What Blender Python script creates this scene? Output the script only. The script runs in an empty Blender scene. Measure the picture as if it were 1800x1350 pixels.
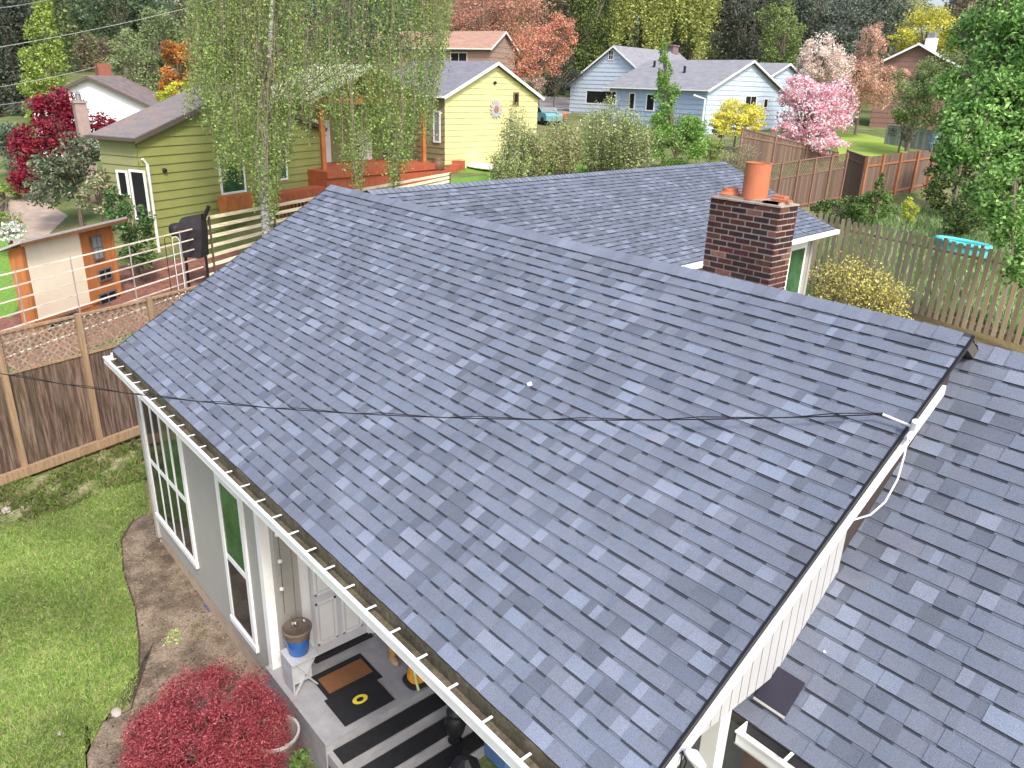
import bpy, math, random
import numpy as np
from mathutils import Vector
SC = bpy.context.scene
COL = SC.collection
R = math.radians
# ------------------------------------------------------------------ camera
F, CX, CY = 1344.419, 900.0, 675.0            # focal length and centre in photo pixels
CAM = np.array([13.79, -2.827, 8.29])
def _rot(yaw, pit, roll):
    cy, sy = math.cos(yaw), math.sin(yaw)
    fwd = np.array([-sy*math.cos(pit), cy*math.cos(pit), -math.sin(pit)])
    right = np.array([cy, sy, 0.]); up = np.cross(right, fwd)
    c, s = math.cos(roll), math.sin(roll)
    return np.array([c*right+s*up, -s*right+c*up, fwd])
M3 = _rot(R(48.711), R(21.333), R(1.924))
cd = bpy.data.cameras.new('camera'); cam = bpy.data.objects.new('camera', cd); COL.objects.link(cam)
from mathutils import Matrix
cam.matrix_world = Matrix([[M3[0][i], M3[1][i], -M3[2][i], CAM[i]] for i in range(3)] + [[0, 0, 0, 1]])
cd.sensor_width = 36; cd.lens = F/1800*36; cd.clip_end = 3000; cd.clip_start = .1
SC.camera = cam
# ------------------------------------------------------------------ sky, sun, exposure
SUN_EL, SUN_AZ = R(48), R(108)               # azimuth measured from +y towards +x
w = bpy.data.worlds.new('World'); SC.world = w; w.use_nodes = True
nt = w.node_tree; bg = nt.nodes['Background']
sk = nt.nodes.new('ShaderNodeTexSky'); sk.sky_type = 'NISHITA'; sk.sun_disc = False
sk.sun_elevation = SUN_EL; sk.sun_rotation = SUN_AZ; sk.dust_density = 4; sk.air_density = 1.0; sk.ozone_density = 1.2
nt.links.new(sk.outputs[0], bg.inputs[0]); bg.inputs[1].default_value = .15
sl = bpy.data.lights.new('sun', 'SUN'); sl.energy = 1.5; sl.angle = R(10); sl.color = (1, .95, .87)
so = bpy.data.objects.new('sun', sl); COL.objects.link(so)
sd = Vector((math.sin(SUN_AZ)*math.cos(SUN_EL), math.cos(SUN_AZ)*math.cos(SUN_EL), math.sin(SUN_EL)))
so.rotation_euler = sd.to_track_quat('Z', 'Y').to_euler()
SC.view_settings.view_transform = 'Standard'; SC.view_settings.look = 'None'
SC.view_settings.exposure = 1.0; SC.view_settings.gamma = 1
SC.render.engine = 'CYCLES'
SC.cycles.max_bounces = 5; SC.cycles.transparent_max_bounces = 4
# ------------------------------------------------------------------ survey helpers
def ray(u, v): return np.array([(u-CX)/F, -(v-CY)/F, 1.]) @ M3
def Zp(u, v, z): d = ray(u, v); return CAM+d*(z-CAM[2])/d[2]
def Yp(u, v, y): d = ray(u, v); return CAM+d*(y-CAM[1])/d[1]
def Xp(u, v, x): d = ray(u, v); return CAM+d*(x-CAM[0])/d[0]
def U(u, v, dep): return CAM+ray(u, v)*dep
TS = [0, 8.5, 17, 24, 30, 38, 47, 60, 75, 120, 200, 400]
TZ = [-.35, -.35, 0, .6, 1.0, 2.0, 3.3, 4.0, 4.8, 7, 14, 32]
def g(x, y): return np.interp(-(x-13.79)*.7513+(y+2.827)*.66, TS, TZ)
def G(u, v):
    d = ray(u, v); t = np.arange(1, 300, .02); p = CAM+d*t[:, None]
    k = np.argmax(p[:, 2] < g(p[:, 0], p[:, 1])); return p[k]
def pr(X):
    q = M3 @ (np.array(X, float)-CAM); return 900+F*q[0]/q[2], 675-F*q[1]/q[2], q[2]
def hgt(p, v):
    lo, hi = 0., 60.
    for _ in range(36):
        m = (lo+hi)/2
        if pr(p+np.array([0, 0, m]))[1] > v: lo = m
        else: hi = m
    return lo
def stand(u, vb, vt): p = G(u, vb); return p, hgt(p, vt)
V = lambda *a: np.array(a, float)
def nrm(a): return np.array(a, float)/np.linalg.norm(a)
# ------------------------------------------------------------------ materials
MATS = {}
def mat(name, c=(.5, .5, .5), rough=.8, var=.12, scale=6., bump=0., attr=False, spec=.3, metal=0., transl=0., stretch=None, c2=None, fine=0., fscale=90.):
    if name in MATS: return MATS[name]
    m = bpy.data.materials.new(name); m.use_nodes = True; n = m.node_tree.nodes; l = m.node_tree.links
    b = n['Principled BSDF']; b.inputs['Roughness'].default_value = rough; b.inputs['Metallic'].default_value = metal
    b.inputs['Specular IOR Level'].default_value = spec
    if attr:
        a = n.new('ShaderNodeAttribute'); a.attribute_name = 'Col'; base = a.outputs['Color']
    else:
        a = n.new('ShaderNodeRGB'); a.outputs[0].default_value = (*c, 1); base = a.outputs[0]
    tc = n.new('ShaderNodeTexCoord'); mp = n.new('ShaderNodeMapping'); l.new(tc.outputs['Object'], mp.inputs['Vector'])
    if stretch: mp.inputs['Scale'].default_value = stretch
    nz = None
    if c2 is not None or var or bump:
        nz = n.new('ShaderNodeTexNoise'); nz.inputs['Scale'].default_value = scale; nz.inputs['Detail'].default_value = 6
        nz.inputs['Roughness'].default_value = .62; l.new(mp.outputs[0], nz.inputs['Vector'])
    if c2 is not None:
        r = n.new('ShaderNodeValToRGB'); r.color_ramp.elements[0].position = .4; r.color_ramp.elements[1].position = .6
        r.color_ramp.elements[0].color = (0, 0, 0, 1); r.color_ramp.elements[1].color = (1, 1, 1, 1)
        l.new(nz.outputs[0], r.inputs[0]); mx = n.new('ShaderNodeMixRGB'); l.new(r.outputs[0], mx.inputs[0])
        l.new(base, mx.inputs[1]); mx.inputs[2].default_value = (*c2, 1); base = mx.outputs[0]
    def mult(src, node, lo, hi):
        mr = n.new('ShaderNodeMapRange'); mr.inputs[1].default_value = .3; mr.inputs[2].default_value = .7
        mr.inputs[3].default_value = lo; mr.inputs[4].default_value = hi; l.new(node, mr.inputs[0])
        mm = n.new('ShaderNodeVectorMath'); mm.operation = 'SCALE'; l.new(src, mm.inputs[0]); l.new(mr.outputs[0], mm.inputs['Scale']); return mm.outputs[0]
    if var: base = mult(base, nz.outputs[0], 1-var, 1+var)
    if fine:
        f2 = n.new('ShaderNodeTexNoise'); f2.inputs['Scale'].default_value = fscale; f2.inputs['Detail'].default_value = 3
        l.new(mp.outputs[0], f2.inputs['Vector']); base = mult(base, f2.outputs[0], 1-fine, 1+fine)
    l.new(base, b.inputs['Base Color'])
    if bump:
        bp = n.new('ShaderNodeBump'); bp.inputs['Strength'].default_value = bump; bp.inputs['Distance'].default_value = .02
        l.new((f2 if fine else nz).outputs[0], bp.inputs['Height']); l.new(bp.outputs[0], b.inputs['Normal'])
    if transl:
        t = n.new('ShaderNodeBsdfTranslucent'); l.new(base, t.inputs[0]); ms = n.new('ShaderNodeMixShader'); ms.inputs[0].default_value = transl
        l.new(b.outputs[0], ms.inputs[1]); l.new(t.outputs[0], ms.inputs[2]); l.new(ms.outputs[0], n['Material Output'].inputs[0])
    MATS[name] = m; return m
shingle = mat('shingle', attr=True, rough=.95, var=.15, scale=1.1, fine=.30, fscale=160, bump=.25, spec=.15)
leafm = mat('leaf', attr=True, rough=.6, var=0, transl=.35, spec=.25)
bark = mat('bark', (.16, .13, .10), .95, .35, 9, .6, stretch=(3, 3, .6))
birch_bark = mat('birch_bark', (.55, .53, .48), .8, 0, 7, 0, c2=(.12, .11, .10), stretch=(1, 1, 2.2))
white = mat('white_paint', (.80, .80, .79), .45, .05, 3)
whitem = mat('white_metal', (.78, .78, .78), .35, .05, 5)
taupe = mat('taupe_siding', (.36, .345, .315), .7, .05, 2.0, .1, fine=.05, fscale=40)
taupe_l = mat('pale_grey_siding', (.47, .475, .475), .7, .06, 3)
concrete = mat('concrete', (.31, .31, .325), .9, .16, 4, .2, fine=.08)
foundation = mat('foundation', (.40, .31, .23), .9, .15, 5, .2)
def glassy(name, c, c2=None):
    m = mat(name, c, .08, .25, 1.2, spec=.15, c2=c2); return m
glass = glassy('dark_glass', (.018, .02, .022))
glass_g = glassy('tree_reflection_glass', (.025, .075, .03), (.05, .13, .06))  # green reflection of trees painted into the pane colour
glass_l = glassy('pale_glass', (.22, .25, .25))
blackp = mat('black_metal', (.015, .015, .017), .4, .1, 5)
rubber = mat('black_rubber', (.018, .018, .02), .8, .2, 12, .2)
# ------------------------------------------------------------------ mesh helpers
class MB:
    def __init__(s): s.v = []; s.f = []; s.c = []
    def poly(s, pts, col=(1, 1, 1)):
        k = len(s.v); s.v += [tuple(map(float, p)) for p in pts]; s.f.append(tuple(range(k, k+len(pts)))); s.c.append(col); return s
    def hull(s, a, b, col=(1, 1, 1)):           # prism between polygon a and polygon b
        n = len(a); k = len(s.v); s.v += [tuple(map(float, p)) for p in list(a)+list(b)]
        s.f.append(tuple(range(k+n-1, k-1, -1))); s.f.append(tuple(range(k+n, k+2*n))); s.c += [col, col]
        for i in range(n):
            j = (i+1) % n; s.f.append((k+i, k+j, k+n+j, k+n+i)); s.c.append(col)
        return s
    def obox(s, o, a, b, c, col=(1, 1, 1)):     # box from corner o spanned by three vectors
        o, a, b, c = [np.array(q, float) for q in (o, a, b, c)]
        return s.hull([o, o+a, o+a+b, o+b], [o+c, o+a+c, o+a+b+c, o+b+c], col)
    def box(s, x0, x1, y0, y1, z0, z1, col=(1, 1, 1)):
        return s.obox((x0, y0, z0), (x1-x0, 0, 0), (0, y1-y0, 0), (0, 0, z1-z0), col)
    def bar(s, p, q, w, h=None, up=(0, 0, 1), col=(1, 1, 1)):   # beam from p to q
        p, q = np.array(p, float), np.array(q, float); h = w if h is None else h
        d = nrm(q-p); a = np.cross(d, up)
        if np.linalg.norm(a) < 1e-3: a = np.cross(d, (1, 0, 0))
        a = nrm(a); b = np.cross(a, d)
        return s.obox(p-a*w/2-b*h/2, a*w, b*h, q-p, col)
    def tube(s, pts, rad, n=8, col=(1, 1, 1), cap=True):
        pts = [np.array(p, float) for p in pts]; k0 = len(s.v); m = len(pts)
        rad = rad if hasattr(rad, '__len__') else [rad]*m
        ref = V(.31, .17, .93)
        for i, p in enumerate(pts):
            d = nrm(pts[min(i+1, m-1)]-pts[max(i-1, 0)]); a = np.cross(d, ref)
            if np.linalg.norm(a) < .05: a = np.cross(d, (1, 0, 0))
            a = nrm(a); b = np.cross(d, a)
            for j in range(n):
                t = 2*math.pi*j/n; s.v.append(tuple(p+rad[i]*(a*math.cos(t)+b*math.sin(t))))
        for i in range(m-1):
            for j in range(n):
                q = k0+i*n; s.f.append((q+j, q+(j+1) % n, q+n+(j+1) % n, q+n+j)); s.c.append(col)
        if cap:
            s.f.append(tuple(range(k0+n-1, k0-1, -1))); s.c.append(col); q = k0+(m-1)*n
            s.f.append(tuple(range(q, q+n))); s.c.append(col)
        return s
    def lathe(s, o, prof, n=24, col=(1, 1, 1)):  # (radius, height) rings round a vertical axis
        k0 = len(s.v); m = len(prof)
        for r, z in prof:
            for j in range(n):
                t = 2*math.pi*j/n; s.v.append((o[0]+r*math.cos(t), o[1]+r*math.sin(t), o[2]+z))
        for i in range(m-1):
            for j in range(n):
                q = k0+i*n; s.f.append((q+j, q+(j+1) % n, q+n+(j+1) % n, q+n+j)); s.c.append(col)
        return s
    def build(s, name, m, parent=None, root=None, smooth=False, **kw):
        o3 = np.array(root_loc(parent)) if parent is not None else np.zeros(3)
        me = bpy.data.meshes.new(name); vv = np.array(s.v).reshape(-1, 3)-o3
        me.from_pydata([tuple(p) for p in vv], [], s.f); me.materials.append(m)
        a = me.attributes.new('Col', 'FLOAT_COLOR', 'CORNER')
        ln = [len(f) for f in s.f]; cc = np.repeat(np.array([(*c[:3], 1.) for c in s.c]), ln, axis=0)
        a.data.foreach_set('color', cc.ravel().astype(np.float32))
        if smooth: me.shade_smooth()
        ob = bpy.data.objects.new(name, me); COL.objects.link(ob)
        if parent is not None: ob.parent = parent
        for k_, v_ in kw.items(): ob[k_] = v_
        return ob
def root_loc(o):
    while o.parent is not None: o = o.parent
    return o.location
def thing(name, label, cat, loc, group=None):
    o = bpy.data.objects.new(name, None); COL.objects.link(o); o.location = tuple(float(a) for a in loc); o.empty_display_size = .3
    o['label'] = label; o['category'] = cat
    if group: o['group'] = group
    return o
def struct(name, mb, m): ob = mb.build(name, m); ob['kind'] = 'structure'; return ob
def quads_np(name, P, C, m, parent=None, **kw):   # P (n,4,3), C (n,3)
    n = len(P); o3 = np.array(root_loc(parent)) if parent is not None else np.zeros(3)
    me = bpy.data.meshes.new(name); me.vertices.add(4*n); me.vertices.foreach_set('co', (P-o3).reshape(-1).astype(np.float32))
    me.loops.add(4*n); me.loops.foreach_set('vertex_index', np.arange(4*n, dtype=np.int32))
    me.polygons.add(n); me.polygons.foreach_set('loop_start', np.arange(0, 4*n, 4, dtype=np.int32))
    me.update(calc_edges=True); me.materials.append(m)
    a = me.attributes.new('Col', 'FLOAT_COLOR', 'CORNER')
    cc = np.concatenate([np.clip(C, 0, 1), np.ones((n, 1))], 1); a.data.foreach_set('color', np.repeat(cc, 4, 0).ravel().astype(np.float32))
    ob = bpy.data.objects.new(name, me); COL.objects.link(ob)
    if parent is not None: ob.parent = parent
    for k_, v_ in kw.items(): ob[k_] = v_
    return ob
# ------------------------------------------------------------------ ground
def terrain():
    mb = MB(); ss = sorted(set(list(np.arange(-12, 60, 2.))+TS[1:]+list(np.arange(60, 400, 15.)))); tt = [-400, -250, -150, -100]+list(np.arange(-80, 81, 4.))+[100, 150, 250, 400]
    fw = V(-.7513, .66, 0); rt = V(.66, .7513, 0); idx = {}
    for i, s_ in enumerate(ss):
        for j, t_ in enumerate(tt):
            p = V(13.79, -2.827, 0)+fw*s_+rt*t_; idx[i, j] = len(mb.v); mb.v.append((p[0], p[1], float(g(p[0], p[1]))))
    for i in range(len(ss)-1):
        for j in range(len(tt)-1):
            mb.f.append((idx[i, j], idx[i, j+1], idx[i+1, j+1], idx[i+1, j])); mb.c.append((1, 1, 1))
    return mb
gm = mat('ground_mix', (.10, .16, .04), .95, .35, .5, .5, c2=(.16, .15, .07), fine=.4, fscale=14)
struct('ground', terrain(), gm)
def sheet(name, pts, m, lift=.012, cells=10):       # draped patch of ground from outline points given in photo pixels
    P = [G(u, v) for u, v in pts]; c = sum(P)/len(P); mb = MB(); n = len(P)
    dens = []
    for i in range(n):
        a, b = P[i], P[(i+1) % n]
        for k in range(3): dens.append(a+(b-a)*k/3)
    rings = []
    for r in np.linspace(1, 0, cells+1)[:-1]:
        rings.append([len(mb.v)+k for k in range(len(dens))])
        for p in dens:
            q = c+(p-c)*r; mb.v.append((q[0], q[1], float(g(q[0], q[1]))+lift))
    k = len(mb.v); mb.v.append((c[0], c[1], float(g(c[0], c[1]))+lift)); N = len(dens)
    for a, b in zip(rings, rings[1:]):
        for i in range(N): mb.f.append((a[i], a[(i+1) % N], b[(i+1) % N], b[i])); mb.c.append((1, 1, 1))
    for i in range(N): mb.f.append((rings[-1][i], rings[-1][(i+1) % N], k)); mb.c.append((1, 1, 1))
    return struct(name, mb, m), P
lawn_m = mat('lawn_soil', (.18, .27, .06), .95, .3, 1.2, .5, c2=(.27, .33, .10), fine=.35, fscale=45)
dirt_m = mat('bed_soil', (.13, .098, .07), .97, .4, 2.2, .8, c2=(.19, .15, .11), fine=.35, fscale=30)
weedy_m = mat('weedy_soil', (.15, .20, .06), .97, .3, 3.5, .8, c2=(.28, .24, .16), fine=.4, fscale=25)
LAWN = [(-160, 925), (0, 925), (60, 912), (120, 893), (180, 865), (250, 838), (262, 905), (232, 915), (212, 955), (216, 1010), (236, 1070), (243, 1130), (242, 1200), (228, 1250), (180, 1270), (150, 1330), (165, 1500), (-160, 1500)]
BED = [(262, 902), (235, 915), (214, 952), (218, 1008), (238, 1068), (246, 1128), (245, 1198), (231, 1250), (183, 1272), (153, 1330), (168, 1500), (600, 1500), (560, 1262), (330, 965)]
sheet('lawn', LAWN, lawn_m, .014)
sheet('garden_bed', BED, dirt_m, .022)
sheet('weedy_ground', [(-160, 870), (0, 850), (90, 835), (262, 765), (262, 845), (180, 868), (120, 896), (60, 915), (-160, 930)], weedy_m, .008)
bright = mat('bright_lawn', (.17, .30, .05), .95, .2, .6, .4, c2=(.12, .25, .04), fine=.3, fscale=12)
sheet('neighbour_lawn', [(785, 300), (880, 292), (1000, 285), (1060, 300), (1060, 360), (800, 375)], bright, .02)
sheet('far_lawn', [(1468, 232), (1520, 236), (1580, 250), (1600, 275), (1475, 285)], mat('yellow_lawn', (.26, .36, .06), .95, .15, .5), .03)
sheet('shed_lawn', [(-60, 400), (0, 395), (40, 450), (60, 500), (20, 560), (-60, 560)], bright, .02)
sheet('red_mulch', [(-60, 640), (-60, 560), (120, 540), (200, 470), (420, 440), (440, 480), (300, 560), (60, 650)], mat('red_mulch', (.22, .10, .075), .95, .35, 3, .6, fine=.4, fscale=20), .015)
sheet('leaf_litter', [(1440, 520), (1600, 545), (1700, 570), (1800, 600), (1800, 640), (1560, 620), (1400, 560)], mat('leaf_litter', (.24, .15, .09), .95, .4, 4, .8, c2=(.12, .13, .05), fine=.4, fscale=25), .015)
sheet('driveway', [(940, 168), (1000, 172), (1005, 200), (935, 205)], mat('driveway', (.33, .29, .28), .95, .1), .03)
sheet('garden_path', [(-30, 360), (60, 345), (120, 380), (60, 440), (-10, 420)], mat('garden_path', (.36, .29, .24), .95, .2, 2), .03)
# thin edging of the bed
e = MB(); ep = [G(*p) for p in BED[1:9]]; e.tube([p+V(0, 0, .03) for p in ep], .014, 6)
ob = e.build('bed_edging', mat('edging', (.07, .05, .035), .8)); ob['label'] = 'thin dark edging strip curving between lawn and bare flower bed'; ob['category'] = 'edging'
# ------------------------------------------------------------------ shingles
rs = np.random.RandomState(7)
BASEC = V(.148, .169, .219)
def shingles(mb, O, u, v, W, L, ex=.143, rake=None, seed=1, tone=1.0):
    rs = np.random.RandomState(seed); u, v = nrm(u), nrm(v); n = nrm(np.cross(u, v)); n = n if n[2] > 0 else -n
    nc = int(round(L/ex)); ex = L/nc
    def tabs():
        x = -rs.rand()*.2; out = []; up = True
        while x < W:
            w_ = rs.choice([.09, .12, .15, .18, .20, .24, .30])*(.68+.3*rs.rand()); k = rs.rand()
            if k < .14: c = 1.26+.14*rs.rand()
            elif k < .28: c = .74+.1*rs.rand()
            else: c = .95+.10*rs.rand()
            hue = (rs.rand()-.5)*.07
            out.append([max(x, 0), min(x+w_, W), up, c, hue]); x += w_
            up = not up if rs.rand() < .8 else up
        return [t for t in out if t[1] > t[0]]
    rows = [tabs() for _ in range(nc+1)]
    def P(a, b, h): return O+u*a+v*b+n*h
    for i in range(nc):
        b0, b1 = i*ex, (i+1)*ex; jit = (rs.rand()-.5)*.004; wav = rs.rand()*6
        for a0, a1, up, c, hue in rows[i]:
            col = tuple(BASEC*c*tone*V(1+hue, 1, 1-hue*.6)); t0 = .019 if up else .014
            bb = b0+jit+(.0 if up else .003)+.002*math.sin(a0*1.3+wav); t1 = t0-.010
            mb.poly([P(a0, bb, t0), P(a1, bb, t0), P(a1, b1-.02, t1+.001), P(a0, b1-.02, t1+.001)], col)
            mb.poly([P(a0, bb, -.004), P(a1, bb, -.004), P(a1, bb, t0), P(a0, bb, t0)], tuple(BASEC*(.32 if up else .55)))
            mb.poly([P(a1, bb, t0-.009), P(a1, b1-.02, t1-.009), P(a1, b1-.02, t1+.001), P(a1, bb, t0)], col)
            mb.poly([P(a0, bb, t0), P(a0, b1-.02, t1+.001), P(a0, b1-.02, t1-.009), P(a0, bb, t0-.009)], col)
        for a0, a1, up, c, hue in rows[i+1]:
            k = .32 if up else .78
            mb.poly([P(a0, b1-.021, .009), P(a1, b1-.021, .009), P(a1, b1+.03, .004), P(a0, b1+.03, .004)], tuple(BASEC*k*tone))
    return mb
def caps(mb, p, q, nside, vside, width=.15, seed=3, step=.143, drop=None):   # ridge cap pieces from p to q
    rs = np.random.RandomState(seed); d = nrm(q-p); Ltot = np.linalg.norm(q-p); k = int(Ltot/step)
    for i in range(k):
        c = tuple(BASEC*(.95+.3*rs.rand())); a = p+d*i*step; b = p+d*(i*step+step*1.5); h0, h1 = .035, .022
        z = V(0, 0, 1)
        for sd_, dv in ((1, nside), (-1, vside)):
            mb.poly([a+z*h0, b+z*h1, b+dv*width+z*(h1-.005), a+dv*width+z*(h0-.005)], c)
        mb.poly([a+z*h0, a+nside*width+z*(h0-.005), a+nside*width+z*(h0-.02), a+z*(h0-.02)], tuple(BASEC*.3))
    return mb
# ------------------------------------------------------------------ MAIN HOUSE
EZ, RH, RY, W = 3.75, 2.61, 4.44, 11.62
H = thing('grey_house', 'taupe house under a large slate blue shingle roof filling the foreground', 'house', (5.5, 3, 0))
slope = nrm(V(0, RY, RH)); back = nrm(V(0, RY, -RH))
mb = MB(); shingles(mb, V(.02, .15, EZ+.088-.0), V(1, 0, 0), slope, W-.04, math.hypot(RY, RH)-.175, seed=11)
caps(mb, V(.02, RY, EZ+RH+.0), V(W-.02, RY, EZ+RH), -slope, back, .16)
roof = mb.build('shingle_roof', shingle, H)
deck_m = mat('roof_deck', (.10, .09, .08), .9, .1)
mb = MB()                                        # sheathing under both slopes
mb.hull([V(.03, .16, EZ+.07), V(.03, RY, EZ+RH-.01), V(.03, 8.6, EZ+.14), V(.03, 8.6, EZ+.04), V(.03, RY, EZ+RH-.12), V(.03, .16, EZ-.03)],
        [V(W-.03, .16, EZ+.07), V(W-.03, RY, EZ+RH-.01), V(W-.03, 8.6, EZ+.14), V(W-.03, 8.6, EZ+.04), V(W-.03, RY, EZ+RH-.12), V(W-.03, .16, EZ-.03)])
mb.build('roof_deck', deck_m, H)
mb = MB(); shingles(mb, V(W-.03, 8.7, EZ+.11), V(-1, 0, 0), nrm(V(0, -4.26, 2.5)), 3.0, 4.8, seed=12); mb.build('rear_shingle_roof', shingle, H)
# edge of the shingles: dark drip edge along both rakes
for x in (0.0, W-.02): mb = MB(); mb.obox(V(x, .15, EZ+.07), V(.022, 0, 0), slope*4.98, V(0, 0, .035)); mb.build('drip_edge', blackp, H)
# gutter with hanger straps
gb = MB()
gb.box(-.02, W+.03, .0, .008, EZ-.085, EZ+.012); gb.box(-.02, W+.03, .0, .03, EZ+.004, EZ+.016); gb.box(-.02, W+.03, .0, .15, EZ-.105, EZ-.098)
gb.box(-.02, -.012, 0, .15, EZ-.1, EZ+.01); gb.box(W+.022, W+.03, 0, .15, EZ-.1, EZ+.01); gb.box(-.02, W+.03, -.010, .0, EZ-.012, EZ+.014)
gut = gb.build('gutter', whitem, H)
gi = MB(); gi.box(0, W, .012, .145, EZ-.096, EZ-.075); gi.box(0, W, .150, .170, EZ-.12, EZ+.07); gi.build('gutter_trough', mat('gutter_dirt', (.11, .095, .065), .95, .5, 3, fine=.3, fscale=30), gut)
for x in np.arange(.25, W, .42): hp = MB(); dx_ = .05*math.sin(x*13.7); hp.box(x+dx_, x+dx_+.022, .0, .11+.035*((x*7) % 1), EZ+.017, EZ+.024); hp.build('hanger_strap', whitem, gut)
mb = MB(); mb.box(.0, W, .17, .19, EZ-.14, EZ+.06); mb.build('fascia_board', mat('weathered_fascia', (.22, .20, .15), .9, .3, 4), H)
mb = MB(); mb.box(.02, W-.03, .19, .46, EZ-.14, EZ-.12); mb.build('soffit', white, H)
# right rake board and siding gable
mb = MB(); mb.obox(V(W, .12, EZ-.06), V(.03, 0, 0), slope*4.45, V(0, 0, .085)); mb.build('rake_board', white, H)
mb = MB(); mb.obox(V(-.025, .12, EZ-.10), V(.025, 0, 0), slope*4.98, V(0, 0, .14)); mb.build('rake_board', white, H)
GX = 11.47
gz = lambda y: 2.12+EZ-(4.4-y)*.815              # garage roof line on the gable
rz = lambda y: EZ+(y)*RH/RY
mb = MB()
y0, y1 = .55, 4.3
for y in np.arange(.35, 2.75, .118):
    ya, yb = y+.006, y+.112; xo = GX+.10
    zb = EZ+.20
    mb.obox(V(GX, ya, zb), V(.085, 0, 0), V(0, yb-ya, 0), V(0, 0, max(.02, rz(ya)-.03-zb)))
mb.build('gable_siding', taupe_l, H)
mb = MB(); mb.hull([V(GX-.02, .45, EZ+.22), V(GX-.02, 4.4, EZ+.22), V(GX-.02, 4.4, rz(4.3))], [V(GX+.045, .45, EZ+.22), V(GX+.045, 4.4, EZ+.22), V(GX+.045, 4.4, rz(4.3))]); mb.build('gable_backing', mat('dark_gap', (.06, .045, .045), .9), H)  # dark brown panel, with the shade below the rake painted into its colour
# porch post under the gable
mb = MB(); mb.box(11.36, 11.50, 1.42, 1.56, -.35, EZ+.3); mb.box(11.33, 11.53, 1.39, 1.59, -.35, -.1); mb.build('porch_post', white, H)
mb = MB(); mb.box(11.0, 11.12, .6, 4.2, EZ-.1, EZ+.05); mb.build('porch_beam', mat('dark_gap'), H)
# front wall with two windows
WY = .45
def wall_with_holes(x0, x1, z0, z1, y, th, holes, m, name):
    mb = MB(); xs = [x0]
    for a, b, c, d in holes:
        mb.box(xs[-1], a, y, y+th, z0, z1); mb.box(a, b, y, y+th, z0, c); mb.box(a, b, y, y+th, d, z1); xs.append(b)
    mb.box(xs[-1], x1, y, y+th, z0, z1); return mb.build(name, m, H)
w1 = (.14, 2.12, .60, 3.02); w2 = (3.68, 4.52, .44, 2.90)
wall_with_holes(-.12, 5.08, .1, EZ-.12, WY, .12, [w1, w2], taupe, 'front_wall')
mb = MB(); mb.box(-.12, 5.08, WY+.02, WY+.3, -.5, .099); mb.build('foundation', foundation, H)
mb = MB(); mb.box(-.14, 0.0, WY-.02, WY+.06, .0, EZ-.15); mb.box(-.12, -.0, WY-.045, WY-.02, 0, EZ-.2); mb.build('corner_board', mat('grey_trim', (.38, .37, .35), .6), H)
mb = MB(); mb.box(5.0, 5.13, WY-.03, WY+.12, -.2, EZ-.14); mb.build('corner_board', white, H)
mb = MB(); mb.box(-.12, -.08, WY, 8.5, -.4, EZ-.1); mb.build('side_wall', taupe, H)
def window(hole, cols, cas, kinds):
    a, b, c, d = hole; fr = MB(); t = .06
    fr.box(a-.05, a+t, WY-.035, WY+.05, c, d); fr.box(b-t, b+.05, WY-.035, WY+.05, c, d)
    fr.box(a-.07, b+.07, WY-.05, WY+.05, c-.10, c); fr.box(a-.05, b+.05, WY-.035, WY+.05, d, d+.09)
    f = fr.build('window', white, H); n = cols; w_ = (b-a-2*t)/n; zm = c+(d-c)*.47
    s = MB()
    for i in range(1, n): x = a+t+i*w_; s.box(x-.035, x+.035, WY-.03, WY+.045, c, d)
    for i in range(n):
        x = a+t+i*w_+(.035 if i else 0); x2 = a+t+(i+1)*w_-(.035 if i < n-1 else 0)
        s.box(x, x2, WY-.028, WY+.03, zm-.045, zm+.045); s.box(x, x2, WY-.026, WY+.03, c, c+.04); s.box(x, x2, WY-.026, WY+.03, d-.04, d)
    s.build('sash', white, f)
    for i in range(n):
        x = a+t+i*w_; x2 = x+w_
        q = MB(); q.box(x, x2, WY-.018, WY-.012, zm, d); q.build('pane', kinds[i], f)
        q = MB(); q.box(x, x2, WY-.024, WY-.019, c, zm); q.build('pane', glass, f)
    return f
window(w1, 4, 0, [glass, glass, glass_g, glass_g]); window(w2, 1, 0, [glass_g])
# porch recess: walls, door, slab, steps
FL = .40; DX = 5.30
mb = MB()
for k, y in enumerate(np.arange(WY+.12, 3.2, .2)):
    if .98 < y+.1 < 1.86: continue
    mb.box(5.02, DX-.02, y+.004, y+.196, FL-.5, EZ-.12)
mb.box(5.02, DX-.02, .95, 1.88, 2.55, EZ-.12)
mb.box(5.0, DX-.035, WY+.1, 3.2, FL-.5, EZ-.12); mb.build('porch_side_wall', taupe, H)
mb = MB(); mb.box(5.02, 11.4, 3.0, 3.1, -.4, EZ-.1); mb.build('porch_back_wall', mat('porch_wall', (.30, .28, .25), .8), H)
mb = MB(); mb.box(DX-.03, DX+.03, .86, .97, FL, 2.62); mb.box(DX-.03, DX+.03, 1.86, 1.97, FL, 2.62); mb.box(DX-.03, DX+.03, .86, 1.97, 2.55, 2.68); mb.build('door_frame', white, H)
mb = MB(); mb.box(DX-.028, DX+.005, .97, 1.86, FL+.05, 2.55)
door = mb.build('door', mat('door_paint', (.60, .60, .64), .5, .05), H); mb = MB()
for (a, b) in ((1.05, 1.37), (1.46, 1.78)):
    for (c, d) in ((FL+.22, FL+.95), (FL+1.08, FL+1.65), (FL+1.74, FL+2.05)):
        for e_ in ((a, a+.03, c, d), (b-.03, b, c, d), (a, b, c, c+.03), (a, b, d-.03, d)): mb.box(DX+.005, DX+.016, e_[0], e_[1], e_[2], e_[3])
        mb.box(DX+.005, DX+.012, a+.06, b-.06, c+.06, d-.06)
mb.build('door_panel', white, door)
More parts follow.
